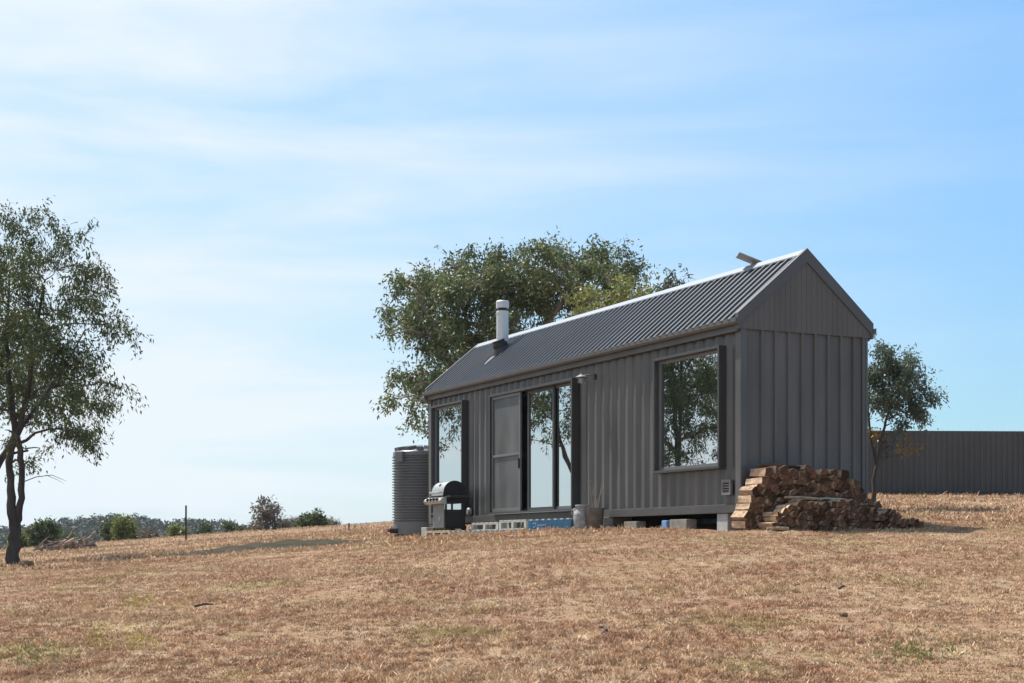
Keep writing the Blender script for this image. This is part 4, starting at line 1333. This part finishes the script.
tree('gum_tree', 'big spreading dark gum tree rising behind the cabin roof', 'tree', tuple(tb), stems, cl, 'leaf_mid', 'barkpale', (0.145, 0.055), 235, 8, 0.45, twig=0.45, limb_r=0.09)
# --- yellow-green tree in front of it
D3 = 42.0
tb = P(607, 500, D3); tb.z = gz(tb.x, tb.y) - 0.05
spec = [(585, 303, 14), (602, 296, 15), (618, 292, 14), (635, 297, 13), (596, 318, 16), (618, 312, 16), (575, 315, 12), (605, 335, 18), (640, 312, 12), (590, 345, 16), (628, 340, 16)]
stems = [([tuple(tb)] + S([(607, 450, 0), (606, 390, 0), (604, 340, 0), (606, 300, 0)], D3), [0.16, 0.13, 0.10, 0.07, 0.03])]
tree('wattle_tree', 'yellow green leafy tree showing just above the cabin ridge', 'tree', tuple(tb), stems, crown(spec, D3, 0.9, 9), 'leaf_yel', 'barkpale', (0.15, 0.055), 170, 9, 0.4)
D3 = 50.0
tb = P(668, 498, D3); tb.z = gz(tb.x, tb.y) - 0.05
spec = [(664, 284, 9, .9), (676, 277, 8, .9), (684, 283, 6, .8), (655, 292, 9), (670, 295, 12), (660, 315, 16), (680, 310, 14)]
stems = [([tuple(tb)] + S([(668, 450, 0), (668, 380, 0), (669, 320, 0), (670, 285, 0)], D3), [0.16, 0.13, 0.10, 0.06, 0.02])]
tree('gum_tree', 'slim tree whose tip shows over the ridge between the big gum and the satellite panel', 'tree', tuple(tb), stems, crown(spec, D3, 0.6, 10), 'leaf_blue', 'barkpale', (0.17, 0.060), 120, 10, 0.4)
# --- small tree right of the cabin
D4 = 31.5
tb = P(874, 508, D4); tb.z = gz(tb.x, tb.y) - 0.04
spec = [(888, 352, 14, .9), (902, 352, 10, .8), (880, 365, 16), (900, 368, 18), (918, 366, 12, .9), (925, 380, 10, .8), (862, 370, 18), (878, 388, 18), (900, 392, 18), (920, 396, 14), (934, 400, 8, .8), (886, 408, 15), (908, 412, 13), (868, 405, 18), (850, 390, 20), (885, 346, 8, .6), (917, 418, 7, .7), (893, 424, 8, .7)]
stems = [([tuple(tb)] + S([(874, 480, 0), (878, 460, 0), (882, 435, 0), (890, 405, 0), (896, 370, .1)], D4), [0.055, 0.044, 0.036, 0.030, 0.022, 0.01]),
         (S([(877, 465, 0), (871, 440, .1), (868, 410, .2), (870, 370, .2)], D4), [0.035, 0.03, 0.022, 0.01])]
ex = []
rr = random.Random(31)
for k in range(11):
    a = P(879 + rr.uniform(-4, 4), rr.uniform(430, 468), D4)
    e = P(879 + rr.uniform(8, 34), rr.uniform(425, 462), D4 + rr.uniform(-.3, .3))
    ex.append((bend(a, e, 4, 0.06, rr, -0.05), [0.012, 0.009, 0.007, 0.005, 0.003]))
small = tree('gum_sapling', 'small blue green tree with bare lower twigs beside the cabin corner', 'tree', tuple(tb), stems, crown(spec, D4, 0.5, 12), 'leaf_blue', 'bark', (0.090, 0.031), 600, 12, 0.55, twig=0.25, extra=ex, limb_r=0.03)
v, r, _ = leaves_for([(np.array(P(905, 441, D4)), 0.13, 0.8), (np.array(P(913, 447, D4)), 0.08, 0.7), (np.array(P(873, 432, D4)), 0.22, 1.0)], 0.075, 0.03, 330, 77, 0.5, 0.12)
fast_mesh('rusty_leaves', v - np.array(tb), None, M['leaf_brown'], r, small)

# --- second gum behind the left one; the glass door and the far window mirror it
D5 = 37.6
tb = P(-14, 566, D5); tb.z = gz(tb.x, tb.y) - 0.05
spec = [(-20, 300, 40), (25, 320, 34), (-65, 320, 40), (-100, 360, 34), (-10, 360, 40), (40, 365, 28), (-60, 385, 36), (55, 395, 20, .8), (10, 405, 24, .7), (-90, 410, 28), (-30, 425, 22, .6), (30, 425, 14, .6)]
stems = [([tuple(tb)] + S([(-14, 520, 0), (-8, 475, .1), (-14, 430, .1), (-20, 370, 0), (-20, 310, 0)], D5), [0.20, 0.16, 0.13, 0.10, 0.07, 0.03]),
         (S([(-9, 480, .1), (12, 440, .5), (28, 400, .6), (35, 350, .6)], D5), [0.10, 0.08, 0.055, 0.02]),
         (S([(-11, 470, .1), (-40, 425, -.6), (-65, 370, -.9)], D5), [0.10, 0.07, 0.03])]
tree('gum_tree', 'second gum close behind the forked left one, mostly beyond the picture edge', 'tree', tuple(tb), stems, crown(spec, D5, 1.6, 14) + crown([(58, 398, 22), (50, 380, 22), (63, 425, 13, .8)], 42.3, 0.3, 15) + crown([(20, 345, 30), (14, 378, 28), (26, 402, 18)], 39.4, 0.4, 16), 'leaf_gum', 'bark', (0.13, 0.040), 130, 14, 0.7)

# ------------------------------------------------------------------ bushes and small trees along the far edge of the paddock
def bush(px, yb, yt, w, d, lm, name, label, seed, sparse=1.0, leaf=(0.20, 0.085), group='shrubs along the far edge of the paddock', shape='dome', twigs=False):
    b = P(px, yb, d); zg = gz(b.x, b.y); b.z = min(b.z, zg) - 0.1
    rr = random.Random(seed)
    hh = (HY - yt) / F * d + EZ - b.z
    rw = w / 2 / F * d
    cl_ = []
    nC = 20
    for k in range(nC):
        t = rr.uniform(0.14, 0.84)
        wid = {'dome': math.sqrt(max(0.05, 1 - (t * 0.95) ** 2)), 'cone': 1.05 - t, 'oval': math.sin(math.pi * (0.12 + 0.8 * t))}[shape]
        a = rr.uniform(0, 6.28); q_ = rw * wid * rr.uniform(0.25, 0.85)
        rad = min(0.40 * rw, 0.32 * hh) * rr.uniform(0.8, 1.2)
        cl_.append(((b.x + q_ * math.cos(a), b.y + q_ * math.sin(a), b.z + t * hh), rad, sparse))
    cl_.append(((b.x, b.y, b.z + hh - min(0.3 * rw, .25 * hh)), min(0.3 * rw, .25 * hh), sparse))
    st = [([tuple(b), (b.x + 0.03, b.y, b.z + hh * 0.35), (b.x, b.y + 0.05, b.z + hh * 0.8)], [0.09, 0.06, 0.02])]
    return tree(name, label, 'shrub' if hh < 1.6 else 'tree', tuple(b), st, cl_, lm, 'barkpale', leaf, 130 / max(0.25, rw ** 0.9), seed, 0.1, group, twig=0.3, limb_r=0.04)
bush(44, 548, 522, 36, 82, 'leaf_bush', 'bushy_tree', 'dark green cone shaped bush behind the heap of dead branches', 41, 1.0, shape='cone')
bush(22, 550, 536, 26, 86, 'leaf_lime', 'shrub', 'low light green shrub between the left tree trunk and the dark bush', 42, 0.9)
bush(64, 548, 538, 22, 88, 'leaf_bush', 'shrub', 'low shrub just right of the dark cone shaped bush', 43, 0.8)
bush(114, 541, 519, 24, 92, 'leaf_bush', 'bushy_tree', 'green bush forming the left half of the brightest clump', 44, 1.0, shape='oval')
bush(126, 542, 518, 26, 90, 'leaf_lime', 'bushy_tree', 'bright yellow green bush in front of the wooded hill', 45, 1.0, shape='oval')
bush(177, 538, 528, 18, 95, 'leaf_lime', 'shrub', 'small pale green shrub left of the lone post', 46, 0.8)
bush(205, 536, 523, 24, 110, 'leaf_bush', 'bushy_tree', 'olive bush right of the lone post', 47, 0.9)
bush(228, 535, 521, 24, 112, 'leaf_bush', 'bushy_tree', 'rounded green bush left of the bare grey tree', 48, 0.9)
bush(246, 534, 527, 16, 108, 'leaf_bush', 'shrub', 'low green shrub at the foot of the bare grey tree', 49, 0.8)
bush(267, 532, 502, 28, 78, 'leaf_grey', 'sparse_tree', 'sparse greyish half bare tree on the skyline', 50, 0.22, leaf=(0.2, 0.08), shape='oval')
bush(314, 530, 518, 36, 85, 'leaf_bush', 'shrub', 'wide dome shaped dark shrub on the skyline right of the grey tree', 51, 2.2)
rr = random.Random(61)
for k, (px, yb, h) in enumerate([(150, 541, 6), (258, 533, 6), (282, 532, 5), (292, 531, 5), (300, 531, 4), (330, 530, 4)]):
    bush(px, yb, yb - h - 1, rr.uniform(10, 18), 82 + k * 2, 'leaf_grey', 'dry_grass_clump', 'tuft of tall dry grass along the far edge of the paddock', 70 + k, 0.9, leaf=(0.35, 0.05), group='dry tufts along the far edge')

# lone steel post
pp = P(186, 538, 62); pz = gz(pp.x, pp.y)
mb = MB()
for a, b in (((-.035, -.01), (.035, .01)), ((-.01, -.035), (.01, .0))): mb.box(a[0], b[0], a[1], b[1], -0.3, (HY - 505.5) / F * 62 + EZ - pz)
o = mb.build('steel_post', M['rust'], None); o.location = (pp.x, pp.y, pz); tag(o, 'lone dark steel fence post on the far paddock', 'post')
for k, (px, yt) in enumerate([(349, 525), (355, 526), (362, 526)]):
    q_ = P(px, 530, 66); zz = gz(q_.x, q_.y)
    mb = MB(); mb.box(-.03, .03, -.03, .03, -0.3, (0.45, 0.32, 0.26)[k]); o = mb.build('fence_post', M['rust'], None); o.location = (q_.x, q_.y, zz)
    tag(o, 'tiny post on the skyline left of the water tank', 'post', 'posts on the skyline')

# rock at the foot of the left tree
rr = random.Random(3)
mb = MB()
import bmesh
def rock(px, py, d, w, h, m, name, label, seed):
    r_ = random.Random(seed)
    bm = bmesh.new(); bmesh.ops.create_icosphere(bm, subdivisions=3, radius=1)
    for v_ in bm.verts:
        n_ = v_.co.normalized(); k_ = 1 + 0.18 * math.sin(n_.x * 4 + seed) * math.cos(n_.y * 5) + r_.uniform(-.05, .05)
        v_.co = Vector((n_.x * w * k_, n_.y * w * 0.8 * k_, n_.z * h * k_))
    me_ = bpy.data.meshes.new(name); bm.to_mesh(me_); bm.free(); me_.materials.append(M[m])
    o_ = bpy.data.objects.new(name, me_); COL.objects.link(o_)
    p_ = P(px, py, d); o_.location = (p_.x, p_.y, gz(p_.x, p_.y) + h * 0.5)
    return tag(o_, label, 'rock')
rock(27, 567, 28.3, 0.13, 0.11, 'rock', 'rock', 'brown rock on the grass right of the left tree trunk', 4)

# heap of dead branches
rr = random.Random(17)
for k in range(60):
    px = rr.uniform(40, 94); d = rr.uniform(57, 61)
    c = P(px, 548, d); zg = gz(c.x, c.y)
    hmax_ = 0.50 * (0.55 + 0.45 * math.sin((px - 36) / 60 * math.pi)) * (0.8 if px < 62 else 1.15)
    l = rr.uniform(0.35, 1.0); a = rr.gauss(0, 0.9) + (math.pi if rr.random() < .5 else 0); e = rr.gauss(0.2, 0.4)
    z = zg + rr.uniform(0.04, hmax_)
    dv = Vector((math.cos(a) * math.cos(e), math.sin(a) * math.cos(e), math.sin(e))) * l / 2
    mb = MB(); pts = bend(-dv, dv, 3, 0.05, rr); r0 = rr.uniform(0.03, 0.085)
    mb.tube(pts, [r0, r0 * .95, r0 * .8, r0 * .5], 6)
    o = mb.build('dead_branch', M['deadwood'], None); o.location = (c.x, c.y, z + abs(dv.z) * 0.6)
    tag(o, 'dead branch in the heap on the paddock right of the left tree', 'branch', 'dead branches of the heap')

# bare dark soil mound in the hollow
def mound():
    a = P(280, 552, 31.0)
    mb = MB()
    nu, nv = 60, 20
    for j in range(nv + 1):
        for i in range(nu + 1):
            u_ = i / nu * 2 - 1; v_ = j / nv * 2 - 1
            x = a.x + u_ * 2.5 + 0.35; y = a.y + v_ * 1.5 + 0.5 * u_
            f = max(0, 1 - u_ * u_) ** 0.8 * max(0, 1 - v_ * v_)
            skew = 1.0 - 0.55 * max(0, u_)
            z = gz(x, y) - 0.03 + 0.17 * f * skew + 0.02 * math.sin(x * 9 + y * 4) * f + rr.uniform(-.012, .012) * (f > 0)
            mb.v.append((x, y, z))
    for j in range(nv):
        for i in range(nu):
            q_ = j * (nu + 1) + i; mb.f.append((q_, q_ + 1, q_ + nu + 2, q_ + nu + 1)); mb.mi.append(0)
    o = mb.build('soil_mound', M['soil'], None, smooth=True)
    tag(o, kind='structure')
mound()

# ------------------------------------------------------------------ far wooded hills
sk = [(-500, 524), (-250, 528), (-60, 535), (0, 533), (25, 529), (50, 526), (75, 521.5), (110, 519.5), (150, 519.5), (190, 522), (225, 524), (250, 528), (275, 533), (330, 542), (420, 548), (700, 548), (1600, 544)]
DH = 520.0
xs_ = np.linspace(-900, 2000, 180)
mb = MB()
rows = [(300, 0.0), (360, 0.25), (430, 0.6), (520, 1.0), (640, 0.85), (800, 0.3)]
hz = np.interp(xs_, [s[0] for s in sk], [s[1] for s in sk])
def hill_z(px, t):
    top = (HY - np.interp(px, [s[0] for s in sk], [s[1] for s in sk])) / F * DH - 2.2
    return EZ - 11 + (top + 11) * t
for d, t in rows:
    for px, y in zip(xs_, hz):
        mb.v.append(((px - 512) / F * DH * (0.7 + 0.3 * d / DH), d, float(hill_z(px, t))))
nC = len(xs_)
for j in range(len(rows) - 1):
    for i in range(nC - 1):
        a = j * nC + i; mb.f.append((a, a + 1, a + nC + 1, a + nC)); mb.mi.append(0)
o = mb.build('hills', M['hill'], None, smooth=True); tag(o, kind='structure')
g = np.random.default_rng(5)
V = []; Rn = []
nt_ = 2600
pxs = g.uniform(-420, 420, nt_); ts = g.random(nt_)
for px, t in zip(pxs, ts):
    tt = t ** 0.8
    d = float(np.interp(tt, [0, .25, .6, 1.0], [300, 360, 430, 520])) + g.uniform(-12, 12)
    x = (px - 512) / F * DH * (0.7 + 0.3 * d / DH)
    z = float(hill_z(px, tt))
    hgt = g.uniform(2.6, 4.6); w = g.uniform(1.4, 2.8)
    m = 70
    q_ = g.normal(0, 1, (m, 3)); q_ /= np.linalg.norm(q_, axis=1)[:, None]
    c = np.array([x, d, z + hgt * 0.62]) + q_ * np.array([w, w, hgt * 0.42]) * (g.random((m, 1)) ** 0.3)
    s1 = g.normal(0, 1, (m, 3)); s1 /= np.linalg.norm(s1, axis=1)[:, None]
    s2 = np.cross(s1, q_ + 0.3 * g.normal(0, 1, (m, 3))); s2 /= np.linalg.norm(s2, axis=1)[:, None] + 1e-9
    sz_ = g.uniform(0.25, 0.6, (m, 1))
    V.append(np.stack([c - s1 * sz_, c + s2 * sz_ * .7, c + s1 * sz_, c - s2 * sz_ * .7], 1).reshape(-1, 3))
    Rn.append(np.clip(g.random() * 0.6 + 0.4 * g.random(m), 0, 1))
o = fast_mesh('far_woodland', np.concatenate(V), None, M['leaf_far'], np.concatenate(Rn))
tag(o, 'dark grey green woodland covering the distant low hill', 'woodland', kind='stuff')

# ------------------------------------------------------------------ small things on the grass
def twig(px, py, d, l, ang, label):
    c = P(px, py, d); z = gz(c.x, c.y)
    mb = MB(); a = Vector((math.cos(ang), math.sin(ang), 0)) * l / 2
    mb.tube([-a, Vector((0.01, 0.01, 0.02)), a + Vector((0, 0, 0.015))], [0.012, 0.012, 0.006], 6)
    o = mb.build('stick', M['bark'], None); o.location = (c.x, c.y, z + 0.03); tag(o, label, 'stick')
twig(204, 608, 13.6, 0.17, 0.2, 'short dark stick on the open grass at the lower left')
twig(842, 592, 13.9, 0.12, 0.9, 'small dark stick on the open grass below the firewood')
twig(603, 646, 10.9, 0.14, 1.9, 'thin stick standing slightly out of the grass near the bottom')
rock(844, 625, 11.9, 0.032, 0.022, 'rock', 'clod', 'small dark clod of earth on the grass at the lower right', 6)
def weed(px, py, d, lm, seed, label, n=5, r=0.10):
    rr_ = random.Random(seed); b = P(px, py, d); b.z = gz(b.x, b.y)
    cl_ = [((b.x + rr_.uniform(-.25, .25), b.y + rr_.uniform(-.3, .3), b.z + 0.035), r * rr_.uniform(.6, 1.1), 1.0) for _ in range(n)]
    cl_ = [((x, y, gz(x, y) + 0.03), q, w) for (x, y, z), q, w in cl_]
    v, rn, _ = leaves_for(cl_, 0.035, 0.009, 260, seed, -0.4, 0.04)
    v[:, 2] = np.maximum(v[:, 2], gz(b.x, b.y) - 0.06)
    o = fast_mesh('weed', v - np.array(b), None, M[lm], rn); o.location = b; tag(o, label, 'weed', None, 'stuff')
weed(123, 652, 10.7, 'leaf_weed', 3, 'yellow green weed patch in the grass at the lower left')
weed(160, 603, 13.9, 'leaf_weed', 4, 'faint yellow weed patch left of the short dark stick', 4)
weed(915, 668, 9.8, 'leaf_lime', 5, 'green weed patch in the grass at the lower right', 5)
weed(16, 668, 10.0, 'leaf_lime', 6, 'green weed patch at the lower left corner', 4)

# ------------------------------------------------------------------ the hazy air
mb = MB(); mb.box(-1600, 1600, -1600, 1600, -13, 34)
hzo = mb.build('haze', bpy.data.materials.new('pale_haze'), None)
hm = hzo.data.materials[0]; hm.use_nodes = True; ht = hm.node_tree; ht.nodes.clear()
ho = ht.nodes.new('ShaderNodeOutputMaterial'); hv = ht.nodes.new('ShaderNodeVolumePrincipled')
hv.inputs['Color'].default_value = (0.86, 0.92, 1.0, 1)
hv.inputs['Density'].default_value = 0.00018
ht.links.new(hv.outputs['Volume'], ho.inputs['Volume'])
tag(hzo, 'thin pale haze over the paddock and hills', 'haze', kind='stuff')
